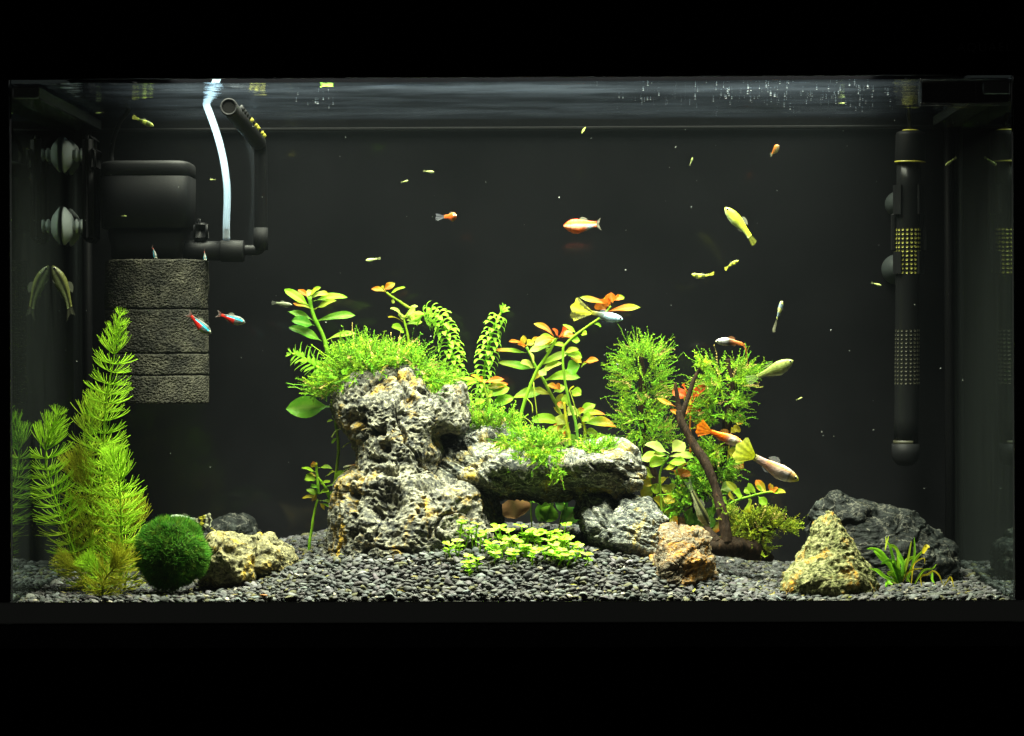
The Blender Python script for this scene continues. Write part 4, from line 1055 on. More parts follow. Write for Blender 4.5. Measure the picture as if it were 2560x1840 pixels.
weed('short curled waterweed shoot in the gap right of the pillar stone',[(1830,1400,.2),(1800,1300),(1790,1200),(1800,1120)],A3,.20,8,38,'l',.1,.23)

# ---- stem plants above the slab
Y=.182
p=plant('small stem plant with orange crown in front of the upright waterweed',A3,(2010,1330),Y-.012)
stems(p,[[(2020,1360),(1990,1230),(1962,1140),(1945,1045)]],A3,Y-.012,4.2,('g','v'))
leaves(p,A3,Y-.012,[(1945,1050,1830,988,44,'lo',45),(1945,1052,2130,1022,52,'o',50),(1980,1185,2175,1098,96,'gl',58),(2010,1255,2212,1182,84,'gl',58),(1962,1105,2162,1062,58,'vo',50),(1905,1050,1778,1082,36,'l'),(1940,1060,1740,1020,44,'l'),(1985,1200,1860,1250,56,'l'),(1975,1180,2030,1160,60,'v',60),(1945,1045,1900,1010,44,'o',60)])
Yc=.178
p=plant('stem plant over the slab with red orange crown, middle of three',A5,(500,1330),Yc)
stems(p,[[(500,1330),(498,1160),(550,980),(620,820),(700,690),(760,590),(785,545)]],A5,Yc,6,('g','l'))
leaves(p,A5,Yc,[(780,545,605,600,70,'ow',42),(765,525,598,420,46,'oy',50),(800,525,755,460,48,'r',60),(808,532,872,466,72,'r',60),(828,532,932,520,48,'o',40),(840,520,915,490,40,'w',40),(760,600,560,650,60,'w',40),(800,540,620,590,90,'lw',50),(650,760,880,660,70,'lw',45),(655,830,830,740,60,'w',50),(690,885,978,860,84,'lg',52),
 (600,890,690,800,44,'y',40),(500,1150,396,1155,34,'l',40),(740,620,700,650,40,'l'),(760,590,850,600,44,'l',40),(640,800,700,840,50,'w',60)],.3068)
m=MB()
for (a,b,c) in (((600,900),(604,960),(630,1180)),((545,1030),(585,1080),(592,1150)),((520,1180),(580,1230),(620,1330)),((890,960),(930,1080),(960,1200))):
    tube(m,path([(*A5(*a),Yc-.006),(*A5(*b),Yc-.009),(*A5(*c),Yc-.01)],10),S(1.3,Yc),5,HUE['v'])
obj('aerial_roots',m,MAT['stem'],p)
p=plant('stem plant over the slab leaning left, orange and yellow crown',A5,(870,1330),Yc+.012)
stems(p,[[(880,1350),(825,1170),(742,1000),(672,872),(612,762),(545,610)]],A5,Yc+.012,5.6,('v','g'))
leaves(p,A5,Yc+.012,[(545,605,398,566,40,'o',40),(532,595,515,515,44,'y',60),(552,592,642,535,40,'yo',50),(545,660,282,638,44,'lo',40),(612,792,312,737,66,'gv',50),(612,785,492,738,66,'w',50),(540,600,590,560,50,'y',50),(530,605,470,590,50,'o',50),(600,760,560,640,60,'w',50),(740,975,432,1025,80,'gl',50),(820,965,708,925,50,'oy',45),
 (820,965,795,903,44,'o',60),(760,985,852,930,60,'l',55),(745,1000,600,965,60,'v',50),(830,1230,582,1212,86,'le',52),(830,1190,760,1100,40,'y',40),(720,1290,860,1340,90,'yo',60),(655,1360,618,1268,46,'l',60),(800,1100,840,990,50,'vy',70)],.3068)
p=plant('dark stemmed plant over the slab with orange flower like tip at upper right',A5,(975,1430),Yc-.014)
stems(p,[[(978,1440),(942,1225),(872,985),(842,785),(840,645),(862,590),(960,500),(1080,415),(1180,340),(1232,275)]],A5,Yc-.014,4.6,('d','l'))
leaves(p,A5,Yc-.014,[(1228,262,975,206,52,'ol',45),(1190,315,1140,222,100,'o',75,0),(1240,250,1228,168,78,'o',70),(1250,235,1340,208,46,'ol',50),(1200,322,1472,288,56,'ol',48),(1215,290,1185,200,60,'oy',65),(1245,250,1300,200,50,'o',50),(952,502,838,428,38,'l',45),(985,512,1035,505,40,'l',60),(900,560,978,562,48,'l',60),(1092,422,1152,445,30,'l',50),
 (845,650,968,632,50,'v',50),(850,668,995,700,60,'l',52),(855,800,978,760,100,'g',72),(1000,750,900,696,60,'yo',60),(1005,735,1130,722,48,'o',50),(985,780,1040,730,30,'l',40),(900,965,988,1000,66,'l',60),(880,980,930,930,30,'y',50)],.3068)
p=plant('leafy low growth on the slab behind its right moss tuft',A5,(930,1380),Yc)
stems(p,[[(900,1420),(880,1280),(860,1180),(850,1060)],[(1000,1420),(1020,1300),(990,1180)]],A5,Yc,5.5,('l','y'))
leaves(p,A5,Yc,[(980,1160,1102,1078,60,'l',55),(960,1150,1182,1162,48,'lo',45),(975,1250,1275,1265,74,'lo',48),(1015,1350,1296,1402,84,'le',52),(870,1180,935,1095,70,'w',60),(850,1435,935,1325,86,'g',70),(880,1250,780,1180,80,'v',60),(985,1180,1060,1210,70,'l',55),(990,1200,900,1130,60,'w',50),(1000,1300,1130,1330,60,'l',50),(860,1160,960,1120,60,'l',60),
 (870,1300,760,1250,80,'vo',55),(860,1340,690,1330,80,'yo',60),(990,1230,1110,1190,50,'y',50),(930,1200,1010,1110,60,'lo',55),(880,1090,850,1000,60,'l',60),(1000,1380,1100,1420,70,'g',55),(800,1250,730,1340,60,'l',60),(870,1120,800,1060,50,'vo',60),(940,1300,990,1260,60,'w',60)],.3068)

# ---- leaves seen through the cave
Y=.225
p=plant('stem plant with pinkish round leaf seen through the cave under the slab',A6,(700,960),Y)
stems(p,[[(780,1000),(775,860),(770,720)],[(1010,980),(1030,850),(1060,740)]],A6,Y,3,('v','g'))
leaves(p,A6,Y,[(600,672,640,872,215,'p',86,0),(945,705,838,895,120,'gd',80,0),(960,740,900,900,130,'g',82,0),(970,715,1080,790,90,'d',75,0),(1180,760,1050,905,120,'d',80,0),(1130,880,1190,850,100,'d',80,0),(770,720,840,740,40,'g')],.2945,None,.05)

# ---- growth right of the slab around the driftwood
Y=.150
p=plant('bushy pale topped stem plant between slab and driftwood',A7,(150,1300),Y)
stems(p,[[(150,1310),(135,1100),(128,920),(180,820)],[(60,1250),(70,1050),(60,930)],[(230,1290),(240,1100),(230,900)]],A7,Y,4.5,('v','g'))
leaves(p,A7,Y,[(190,802,28,745,62,'w',48),(200,792,282,728,72,'w',55),(182,812,85,812,40,'wp',40),(188,818,342,822,48,'wl',42),(166,832,4,832,66,'lw',50),(172,862,292,858,56,'l',50),(165,840,60,880,60,'l',55),(95,955,0,905,60,'v',55),(110,1000,8,1072,80,'vy',68),(70,960,20,1000,60,'y',60),(200,905,292,962,56,'oy',60),
 (150,900,230,880,44,'y',50),(180,950,120,990,40,'y',50),(60,1000,120,1050,60,'l',60),(140,1080,220,1110,60,'y',60),(70,1080,160,1130,60,'y',60),(130,1000,190,1060,50,'v',60),(40,920,0,950,50,'vo',55),(230,900,300,860,40,'vo',50),(235,950,330,930,46,'o',55),(240,1000,180,1040,50,'v',60),(60,1130,10,1180,50,'g',60),(150,1160,230,1200,50,'v',60),(160,1200,240,1250,60,'vo',60),(70,1150,130,1180,60,'d',60),(200,1230,150,1270,60,'y',60),(180,1250,300,1230,50,'p',60)],.3926)
p=plant('red stemmed plant with scarlet leaves behind the thin driftwood fork',A7,(320,800),.17)
stems(p,[[(322,800),(318,640),(320,560),(325,430)]],A7,.17,3.4,('o','o'))
leaves(p,A7,.17,[(312,445,205,398,62,'r',55),(330,445,418,368,66,'r',60),(318,562,308,495,56,'ro',65),(332,552,384,505,54,'r',60),(305,410,268,366,40,'r',60),(226,500,108,448,26,'oy',50),(312,585,192,520,36,'yo',50),(326,602,402,595,26,'o',45),(326,640,385,637,24,'oy',45),(322,450,290,480,50,'y',60),(330,480,360,430,50,'ro',60),(312,500,260,560,30,'o',50)],.3926)
p=plant('yellow green leaves peeking out right of the mossy trunk',A7,(560,900),.20)
stems(p,[[(545,980),(560,850),(570,640)]],A7,.20,3.4,('v','y'))
leaves(p,A7,.20,[(592,602,655,606,44,'yo',50),(582,655,642,648,44,'y',60),(548,790,615,812,64,'y',60),(552,848,662,892,64,'lo',52),(560,860,640,845,50,'l',50),(575,670,600,640,40,'y',60)],.3926)
Y=.135
p=plant('leafy sprig reaching right above the mossy root',A7,(520,1180),Y)
stems(p,[[(500,1220),(570,1122),(650,1085),(740,1060),(830,1046),(922,1046)]],A7,Y,4.2,('g','l'))
leaves(p,A7,Y,[(640,1085,545,975,36,'v',65),(655,1072,598,1050,52,'l',65),(702,1062,668,1018,36,'l',70),(742,1058,690,985,34,'l',70),(782,1056,738,1004,34,'ly',70),(808,1050,738,968,44,'yo',70),(822,1046,842,998,44,'oy',70),(832,1050,928,1048,30,'ly',50),(690,1088,702,1172,76,'vy',75),(752,1072,808,1128,40,'l',65),(512,1035,584,998,60,'k',60),(520,1065,574,1018,44,'g',60),(560,1130,520,1080,44,'l',60),(600,1100,560,1060,50,'vy',65),(840,1046,880,1020,30,'o',60),(540,1140,600,1170,60,'g',60)],.3926)
p=plant('dark green leaves in the shade between driftwood branch and trunk',A7,(300,1310),.16)
stems(p,[[(330,1310),(350,1200),(380,1120)],[(440,1310),(450,1200),(470,1120)]],A7,.16,3.5,('d','g'))
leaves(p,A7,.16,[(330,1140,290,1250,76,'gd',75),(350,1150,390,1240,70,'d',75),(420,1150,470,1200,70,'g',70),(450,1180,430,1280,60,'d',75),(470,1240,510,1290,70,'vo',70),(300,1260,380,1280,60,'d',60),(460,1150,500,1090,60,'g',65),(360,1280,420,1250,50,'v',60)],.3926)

# ---- foreground carpet seedlings
tops=[(190,900),(320,922),(390,990),(500,950),(690,940),(590,1048),(440,1085),(150,1065),(80,1098),(240,1200),(255,1245),(545,1085),(830,985),(905,1000),(1065,935),(990,985),(1045,1060),(1130,1095),(960,1100),(870,1140),(815,1168),(725,1100),(625,1150),(1150,1155),(1080,1185),(1020,1150),(925,1060),(760,985),(1010,1035),(1100,1040)]
rc=np.random.default_rng(8)
def foot(px,py):
    """depth at which the gravel shows at this pixel"""
    best=None
    for Yq in np.linspace(.012,.14,65):
        q=P(px,py,Yq); e=q[2]-float(ground(q[:1],q[1:2])[0])
        if e<=0: return float(Yq)
    return .10
wheres=['leftmost back','near the pillar stone','below the pillar stone','centre back','tall and pale at the centre','wide and pale in the middle','dense left of centre','second from the left','at the far left edge','lying at the front left','lowest at the front left','just left of the middle','at the back right of centre','in the back right part','tallest at the right end','right back','right middle','near the right edge','right of centre front','front right of centre','lowest right of centre','small in the middle','front middle','at the right edge','front right','front right inner','inner right','small back centre','inner back right','upper right edge']
for k,(x,y) in enumerate(tops):
    bx_,by_=A6(x,y+88+rc.uniform(-6,18)); Y0=min(foot(bx_,by_),.046+.03*(1180-y)/280); px,py=A6(x,y); c=P(px,py,Y0)
    base=np.array([c[0]+rc.normal(0,.0015),Y0+rc.normal(0,.001),0]); base[2]=float(ground(base[:1],base[1:2])[0]); t=thing('seedling','small bright green carpet seedling, '+wheres[k]+' of the carpet patch','seedling',base,'carpet seedlings on the gravel')
    for sub in range(2 + (k%3==0)):
        if sub: b2=base+[rc.normal(0,.0034),rc.normal(0,.003),0]; b2[2]=float(ground(b2[:1],b2[1:2])[0]); c2=b2+(c-base)*rc.uniform(.6,.95)+rc.normal(0,.0010,3)
        else: b2,c2=base,c
        cc=spline([b2,(b2+c2)/2+rc.normal(0,.0008,3),c2],8)
        m=MB(); tube(m,cc,np.linspace(.00055,.0004,8),6,HUE['l']); obj('stem',m,MAT['stem'],t)
        o=rc.uniform(0,6.28); big=1.2 if k in (3,4,5,6) else 1.0
        for lv,(f,nl,ln) in enumerate(((1.0,4,.0043),(.66,3,.0038))):
            q0=cc[int(f*7)]
            for q in range(nl):
                an=o+lv*.8+q*6.283/nl+rc.normal(0,.2); L=ln*big*rc.uniform(.8,1.2); tip=q0+np.array([math.cos(an)*L,math.sin(an)*L,L*rc.uniform(.0,.5)])
                hu=HUE['e' if rc.random()<.4 else 'l']*(1+rc.normal(0,.1)); hu2=HUE['w'] if (lv==0 and rc.random()<.4) else hu
                V,F,C=leaf_geo(q0,tip,L*.36,hu2,hu2,rc.uniform(5,40),.1,.08,6,4,.9,.02,rc)
                m=MB(); m.add(V,F,C); obj('leaf',m,MAT['leaf'],t)

# ---- grass tuft at the right
t=thing('grass_tuft','bright green grassy tuft in front of the blackish stone at right','plant',P(*A9(1190,940),.055))
def blade(pp,w,hu,W=A9,Y=.055,dy=0):
    c=path([(*W(x,y),Y+dy*(i/len(pp))) for i,(x,y) in enumerate(pp)],14); f=np.linspace(0,1,14); wd=S(w*.291/2,Y)*np.sin(np.pi*np.clip(f*.9+.08,0,1))**.5; wd[-1]=.0001
    tt=np.gradient(c,axis=0); s=nrm(np.cross(tt,np.array([0.25,-1,0.15]))); nn=nrm(np.cross(tt,s)); v=np.array([-1,0,1.])
    V=c[:,None,:]+s[:,None,:]*(wd[:,None]*v)[...,None]+nn[:,None,:]*((np.abs(v)-.5)*wd[:,None]*.5)[...,None]
    m=MB(); m.add(V.reshape(-1,3),grid_faces(14,3),HUE[hu]*(1+rl.normal(0,.08))); obj('blade',m,MAT['leaf'],t)
for pp,w,hu in [([(1180,950),(1130,830),(1040,700),(980,660),(915,662)],34,'e'),([(1190,950),(1150,820),(1060,730),(975,680)],46,'e'),([(1200,950),(1160,800),(1120,640),(1100,620)],26,'e'),([(1205,950),(1190,800),(1190,700),(1160,640),(1090,620)],30,'l'),([(1210,950),(1230,800),(1200,690)],34,'g'),([(1190,950),(1080,900),(1010,840),(948,836)],24,'e'),
 ([(1215,950),(1240,830),(1270,760),(1330,720)],38,'l'),([(1180,955),(1150,900),(1120,870),(1150,845)],30,'l'),([(1195,950),(1180,860),(1130,760),(1040,790)],30,'g'),([(1220,950),(1260,800),(1280,700),(1300,590)],20,'v'),([(1210,950),(1170,840),(1130,760)],50,'e'),([(1260,940),(1330,760),(1400,680),(1450,640)],24,'l'),([(1265,945),(1310,800),(1330,680),(1325,560)],20,'e'),
 ([(1300,960),(1310,850),(1330,780),(1410,740),(1415,790)],14,'y'),([(1330,960),(1400,850),(1480,830),(1515,790)],18,'l'),([(1390,980),(1380,900),(1440,880),(1490,850),(1540,890),(1575,980)],16,'y'),([(1480,860),(1480,920),(1500,955)],22,'e'),([(1580,980),(1610,940),(1640,900),(1665,990)],14,'y'),([(1085,990),(1095,950),(1140,965)],28,'e'),([(1230,940),(1260,880),(1310,840),(1400,830)],16,'y'),([(1290,950),(1250,870),(1240,800)],18,'l'),([(1075,670),(1090,610),(1105,550)],14,'v'),([(1400,700),(1430,640),(1455,650)],40,'y'),([(1200,955),(1210,880),(1150,800),(1140,760)],36,'e')]:
    blade(pp,w,hu,dy=rl.uniform(-.012,.012))
    if pp[0][0]<1230: blade([(x+rl.normal(0,16)*(i/len(pp)+.3),y+rl.normal(0,14)*(i/len(pp)+.2)) for i,(x,y) in enumerate(pp)],w*.9,hu,dy=rl.uniform(-.02,.012))

# ---- hornwort: stems with whorls of forked needles
def needle_whorl(nl,seed,el0,curl):
    """a whorl of leaves, each forking twice into fine needles that curve up like a bowl"""
    rg=np.random.default_rng(seed); m=MB(); upv=np.array([0,0,1.0])
    for q in range(nl):
        an=q*6.283/nl+rg.normal(0,.12); el=el0+rg.normal(0,.10); ln=rg.uniform(.85,1.1)
        rad_=np.array([math.cos(an),math.sin(an),0]); tan=np.array([-math.sin(an),math.cos(an),0])
        def pt(t,side,ver): # along the leaf
            ang=el+curl*t+ver*t*.35
            r=t*ln*math.cos(el+curl*t*.5+ver*t*.2); z=t*ln*math.sin(el+curl*t*.5+ver*t*.2)
            return rad_*r+upv*z+tan*side*max(0,t-.22)*.42
        tips=[(-1.0+rg.normal(0,.15),rg.normal(-.4,.3)),(-.35+rg.normal(0,.15),rg.normal(.5,.3)),(.35+rg.normal(0,.15),rg.normal(-.3,.3)),(1.0+rg.normal(0,.15),rg.normal(.5,.3))]
        for sd,vr in tips:
            tt=np.linspace(.0 if sd==tips[0][0] else .2,1,6); sub=np.array([pt(t,sd if t>.45 else np.sign(sd)*.8,vr) for t in tt])
            tube(m,sub,np.linspace(.0155,.0075,6),3,None,False)
    m.V=[np.concatenate(m.V)]; m.C=[np.concatenate(m.C)]
    return m
NW={}
for hu,hk in (('bright',(0.36,0.62,0.03)),('lime',(0.34,0.50,0.025)),('olive',(0.34,0.36,0.02))):
    for s in range(3):
        for kd,(nl,up,sp) in {'open':(8,.02,.78),'tip':(10,.62,.55)}.items():
            mm=needle_whorl(nl,s*7+len(hu)+nl,up,sp); V=mm.V[0]; rad=np.linalg.norm(V,axis=1)
            c0=np.array(hk); C=c0*(1+.25*np.clip(rad-.3,0,1)[:,None]*np.array([1,1,1])); mm.C=[np.clip(C,0,.9)]
            NW[(hu,s,kd)]=mm.mesh('whorl',MAT['needle'])
def hornwort(label,pp,Y,n,w0,w1,hu,seed,tipn=5):
    rg=np.random.default_rng(seed); c=path([(x,y,Y+(q[0] if q else 0)) for x,y,*q in pp],90); t=thing('hornwort_stem',label,'plant',c[0],'hornwort stems')
    m=MB(); tube(m,c,np.linspace(S(3.2,Y),S(1.8,Y),90),7,HUE['l'] if hu!='olive' else HUE['v']); obj('stem',m,MAT['stem'],t)
    T_,_,_=frames(c)
    for k in range(n):
        f=.05+.95*(k/(n-1))**.92; i=min(int(f*89),89); tip=k>=n-tipn
        R=1.18*S(np.interp(f,[0,.5,.82,.92,1],[w0,w1,w1*.95,w1*.72,w1*.42]),Y)*rg.uniform(.88,1.12)
        h=hu if not (hu!='olive' and f<.35 and rg.random()<.6) else ('lime' if hu=='bright' else 'olive')
        me=NW[(h,int(rg.integers(3)),'tip' if tip else 'open')]
        q=Vector((0,0,1)).rotation_difference(Vector(T_[i])) @ Quaternion((0,0,1),rg.uniform(0,6.28)) @ Quaternion((1,0,0),rg.normal(0,.10))
        M=Matrix.Translation(Vector(c[i]))@q.to_matrix().to_4x4()@Matrix.Diagonal((R,R,R*(1.0 if not tip else 1.1),1)); inst('whorl',me,t,M)
hornwort('tallest hornwort stem at the left, in front of the filter sponge',[(262,1470),(262,1300),(258,1150),(266,1000),(284,900),(292,830),(300,790)],.085,26,58,52,'bright',1)
hornwort('leftmost hornwort stem close to the left glass',[(215,1480),(185,1380),(150,1280),(118,1180),(116,1110),(134,1060),(142,1040)],.075,19,60,58,'bright',2)
hornwort('hornwort stem with a brownish bud between the two taller stems',[(235,1480),(232,1350),(228,1200),(226,1080),(240,1010),(246,990)],.105,18,62,58,'lime',3)
hornwort('bright hornwort stem at the right of the hornwort clump',[(300,1470),(304,1380),(302,1280),(298,1200),(286,1150),(276,1128)],.06,16,62,58,'bright',4)
hornwort('olive hornwort stem low in the middle of the hornwort clump',[(240,1490),(228,1400),(222,1300),(212,1220),(190,1150)],.09,17,70,66,'olive',5)
hornwort('short olive hornwort stem at the right foot of the clump',[(310,1480),(322,1400),(330,1320),(326,1260)],.08,12,56,58,'olive',6)
hornwort('short hornwort shoot with a round green tip at the foot of the clump',[(255,1478),(250,1440),(226,1412),(218,1398)],.045,7,38,36,'bright',7,4)
hornwort('sprawling olive hornwort stem at the foot near the left glass',[(285,1482),(240,1455),(190,1425),(150,1400)],.06,10,44,44,'olive',8)
hornwort('yellowish hornwort shoot standing at the front of the clump base',[(255,1492),(262,1450),(285,1420),(300,1390)],.03,10,44,46,'olive',9)

# ---- moss ball
bc=P(431,1382,.055); br_=S(93,.055)
t=thing('moss_ball','round dark green moss ball on the gravel beside the yellowish stone','moss ball',bc-[0,0,br_])
V,F=ICO[4]; V=V.copy()*br_*.90; V*= (1+.13*fbm(V*62+4,2))[:,None]*np.array([1.02,1,.96]); m=MB(); m.add(V+bc,F,(0.012,0.055,0.008)); obj('core',m,MAT['moss'],t)
nh=15000; rg=np.random.default_rng(2); d=nrm(rg.normal(size=(nh,3))); d=d[d[:,1]<.45]; nh=len(d)
rad=br_*.88*(1+.13*fbm(d*br_*.9*62+4,2)); p0=bc+d*rad[:,None]
cl=np.stack([perlin(d*4+1),perlin(d*4+7),perlin(d*4+13)],1); dr=nrm(d+.75*cl+rg.normal(0,.22,(nh,3))+np.array([0,0,-.10])); L=br_*rg.uniform(.09,.22,nh)
s=nrm(np.cross(dr,rg.normal(size=(nh,3))))*0.00019; b1=p0+dr*(L*.55)[:,None]; dr2=nrm(dr+rg.normal(0,.3,(nh,3))); p2=b1+dr2*(L*.5)[:,None]
V=np.stack([p0-s,p0+s,b1+s*.8,b1-s*.8,p2],1).reshape(-1,3); i=np.arange(nh)[:,None]*5
g=rg.uniform(.55,1.4,nh)[:,None]*np.array([0.035,0.155,0.012])*(1+.6*perlin(d*5+9))[:,None]+np.array([.05,.03,.0])*(perlin(d*7+3)>.38)[:,None]; C=np.repeat(g,5,0)
m=MB(); m.add(V,[np.hstack([i,i+1,i+2,i+3]),np.hstack([i+3,i+2,i+4])],C); o=obj('filaments',m,MAT['moss'],t); o['kind']='stuff'

# ---- mosses
def moss(label,seeds,n,L,hue,seed,up=.5,lean=None,Yj=.012,leafsz=1.0,name='moss_clump',dark=.45):
    """seeds: (px,py,Y,radius px, outward x, outward y) - fronds grow from these spots"""
    rg=np.random.default_rng(seed); sd=np.array(seeds,float); wgt=sd[:,3]/sd[:,3].sum(); m=MB(); ks=rg.choice(len(sd),n,p=wgt)
    VV=[];FQ=[];FT=[];CC=[];off=0
    for k in ks:
        px,py,Y,r,ox,oy=sd[k]; a=rg.uniform(0,6.28); q=math.sqrt(rg.random())*r
        b=P(px+math.cos(a)*q,py+math.sin(a)*q*.8,Y+rg.uniform(-Yj,Yj))
        d=nrm(np.array([ox,0,-oy])*1.1+np.array([math.cos(a)*.55,rg.normal(-.25,.5),math.sin(a)*-.35])+rg.normal(0,.30,3)+np.array([0,0,up*.4]))
        ln=S(L,Y)*rg.uniform(.45,1.25); ns=7; cur=rg.normal(0,.95,3)+np.array([0,0,up])
        t_=np.linspace(0,1,ns); c=b+d*(ln*t_)[:,None]+cur*(ln*.28*t_**2)[:,None]+rg.normal(0,ln*.035,(ns,3))
        tt=nrm(np.gradient(c,axis=0)); s=nrm(np.cross(tt,rg.normal(size=3))); w_=.00026*leafsz
        h=HUE[hue]*rg.uniform(.5,1.4)*(1+rg.normal(0,.06,3)); h=h+(np.array([.10,.07,.0])*rg.random()**2)
        if rg.random()<dark: h=h*np.array([.45,.6,.5])
        if rg.random()<.06: h=np.array([.34,.26,.08])
        VV.append(np.stack([c-s*w_,c+s*w_],1).reshape(-1,3)); f=grid_faces(ns,2)+off; FQ.append(f); CC.append(np.tile(h,(ns*2,1))); off+=ns*2
        # leaflets in two rows
        for i in range(1,ns):
            for sg in (-1,1):
                o_=nrm(s[i]*sg+tt[i]*.7+rg.normal(0,.30,3)); l_=.0027*leafsz*rg.uniform(.6,1.2)*(1-.35*t_[i]); cr=nrm(np.cross(o_,tt[i]))*l_*.24
                p=c[i]+(c[i-1]-c[i])*rg.random()*.6
                VV.append(np.array([p,p+o_*l_*.5+cr,p+o_*l_,p+o_*l_*.5-cr])); FQ.append(np.array([[0,1,2,3]])+off); CC.append(np.tile(h*rg.uniform(.9,1.3),(4,1))); off+=4
    m.add(np.concatenate(VV),np.concatenate(FQ),np.clip(np.concatenate(CC),0.004,.9))
    o=obj(name,m,MAT['moss'],None,False,P(*seeds[0][:3])); tag(o,label,'moss','moss clumps'); return o
E3=lambda x,y,Y,r,ox,oy:(*A3(x,y),Y,r,ox,oy)
moss('thick bright moss crest growing over the top of the pillar stone',[E3(720,900,.15,22,-.6,-.4),E3(820,820,.15,24,-.3,-.7),E3(930,820,.145,26,0,-.7),E3(1050,850,.145,26,.1,-.6),E3(1180,860,.15,24,.2,-.7),E3(1290,840,.155,20,.3,-.7),E3(900,890,.135,22,0,0),E3(1000,885,.135,14,0,.1),E3(1100,865,.14,14,.2,-.2),E3(800,960,.14,20,-.4,.3),E3(620,980,.145,22,-.8,.1),E3(560,1080,.145,20,-.7,.3),E3(480,1100,.145,14,-1,.1),E3(660,1030,.14,18,-.4,.5),
 E3(1360,900,.15,20,.5,-.2),E3(1400,960,.14,16,.5,.4),E3(1470,1040,.135,12,.5,.8),E3(860,760,.155,14,.1,-1),E3(1540,1000,.15,14,.8,.2),E3(1620,1020,.16,16,.4,.1),E3(700,820,.155,14,-.5,-.8)],950,42,'m',1,.5,None,.014,1.0)
E5=lambda x,y,Y,r,ox,oy:(*A5(x,y),Y,r,ox,oy)
E6=lambda x,y,Y,r,ox,oy:(*A6(x,y),Y,r,ox,oy)
moss('moss tuft hanging over the middle of the slab front',[E6(700,200,.12,22,-.4,-.2),E6(800,230,.115,26,0,-.2),E6(900,250,.115,24,.2,0),E6(720,320,.105,22,-.3,.5),E6(820,340,.1,24,0,.5),E6(920,330,.1,22,.2,.5),E6(980,400,.095,16,.1,.9),E6(1010,440,.092,10,0,1),E6(640,360,.105,12,-.3,.8),E6(560,240,.12,8,-1,.1)],700,32,'m',2,.25,None,.012,.95)
moss('small moss tuft on the right top of the slab',[E6(1220,300,.12,14,-.2,-.3),E6(1300,300,.115,18,0,-.4),E6(1360,310,.112,18,.2,0),E6(1430,270,.115,12,.5,-.5),E6(1500,290,.12,8,.8,0)],240,28,'m',3,.4,None,.010,.9)
moss('low moss fringe on top of the dark block stone',[E6(280,70,.165,18,-.2,-.7),E6(360,60,.165,20,0,-.7),E6(450,60,.165,20,.1,-.6),E6(540,60,.16,16,.2,-.6),E6(600,80,.16,14,.6,-.3)],230,30,'m',4,.5,None,.010,.9)
moss('feathery moss sheath round the left mossy trunk',[E5(1400,680,.19,22,-.7,-.5),E5(1480,650,.19,20,0,-.8),E5(1570,660,.19,22,.5,-.7),E5(1350,780,.19,24,-.9,-.2),E5(1600,760,.19,22,.8,-.4),E5(1380,880,.185,24,-.9,-.1),E5(1600,880,.19,20,.9,-.3),E5(1390,980,.185,20,-.8,.2),E5(1590,990,.19,18,.8,-.2),E5(1370,1180,.185,18,-.9,0),E5(1570,1120,.19,20,.8,-.3),E5(1400,1280,.18,22,-.8,.2),E5(1560,1250,.185,24,.7,-.3),E5(1480,1340,.18,24,.1,.4),E5(1620,1310,.185,22,.7,-.4),E5(1400,1080,.186,12,-.7,.1),E5(1482,860,.180,9,.1,-.3),E5(1488,1060,.180,9,-.1,-.2),E5(1490,1200,.178,9,.1,.2),E5(1680,1380,.185,12,.6,-.2)],660,40,'m',5,.35,None,.016,.78,dark=.3)
E7=lambda x,y,Y,r,ox,oy:(*A7(x,y),Y,r,ox,oy)
moss('feathery moss round the top of the right mossy trunk',[E7(480,260,.178,22,-.6,-.5),E7(640,260,.178,22,.6,-.6),E7(700,290,.178,16,.9,-.3),E7(450,350,.175,26,-.7,-.1),E7(640,350,.176,18,.8,-.1),E7(420,440,.175,24,-.8,.1),E7(455,480,.172,18,-.6,.2),E7(620,470,.178,14,.9,0),E7(400,530,.172,20,-.7,.4),E7(600,560,.178,12,.8,.3),E7(460,570,.172,12,-.5,.5),E7(490,380,.17,14,-.4,.1),E7(585,330,.164,9,.1,-.3),E7(585,450,.164,8,.1,.2),E7(560,560,.164,8,-.2,.3)],540,36,'m',6,.3,None,.014,.78,dark=.35)
moss('moss on the lower half of the right mossy trunk',[E7(430,760,.17,16,-.7,.2),E7(480,780,.165,14,-.2,.3),E7(560,880,.172,12,.8,.2),E7(400,880,.165,18,-.7,.1),E7(350,940,.162,20,-.5,.2),E7(300,1000,.16,20,-.3,.3),E7(260,1080,.158,20,-.4,.3),E7(390,1000,.16,14,.2,.2),E7(230,1140,.156,16,-.5,.3),E7(520,950,.17,12,.9,0),E7(440,830,.16,14,-.3,.3)],480,34,'m',7,.2,None,.012,.95,dark=.45)
moss('olive moss on the low root pointing right',[E7(640,1260,.142,16,-.2,-.6),E7(700,1240,.142,20,0,-.6),E7(770,1220,.142,20,.2,-.6),E7(840,1230,.144,16,.4,-.3),E7(930,1260,.148,12,.8,.2),E7(760,1310,.138,18,0,.5),E7(680,1320,.136,16,-.1,.5),E7(600,1300,.132,12,-.4,.3),E7(770,1400,.14,12,.3,.9),E7(560,1180,.13,10,-.1,-.5)],620,26,'v',8,.3,None,.010,.9,dark=.45)
moss('sparse moss strands on the tip of the thin driftwood fork',[E7(405,215,.155,7,0,-1),E7(390,250,.153,6,.3,-.5)],26,26,'l',9,.5,None,.003,.9)

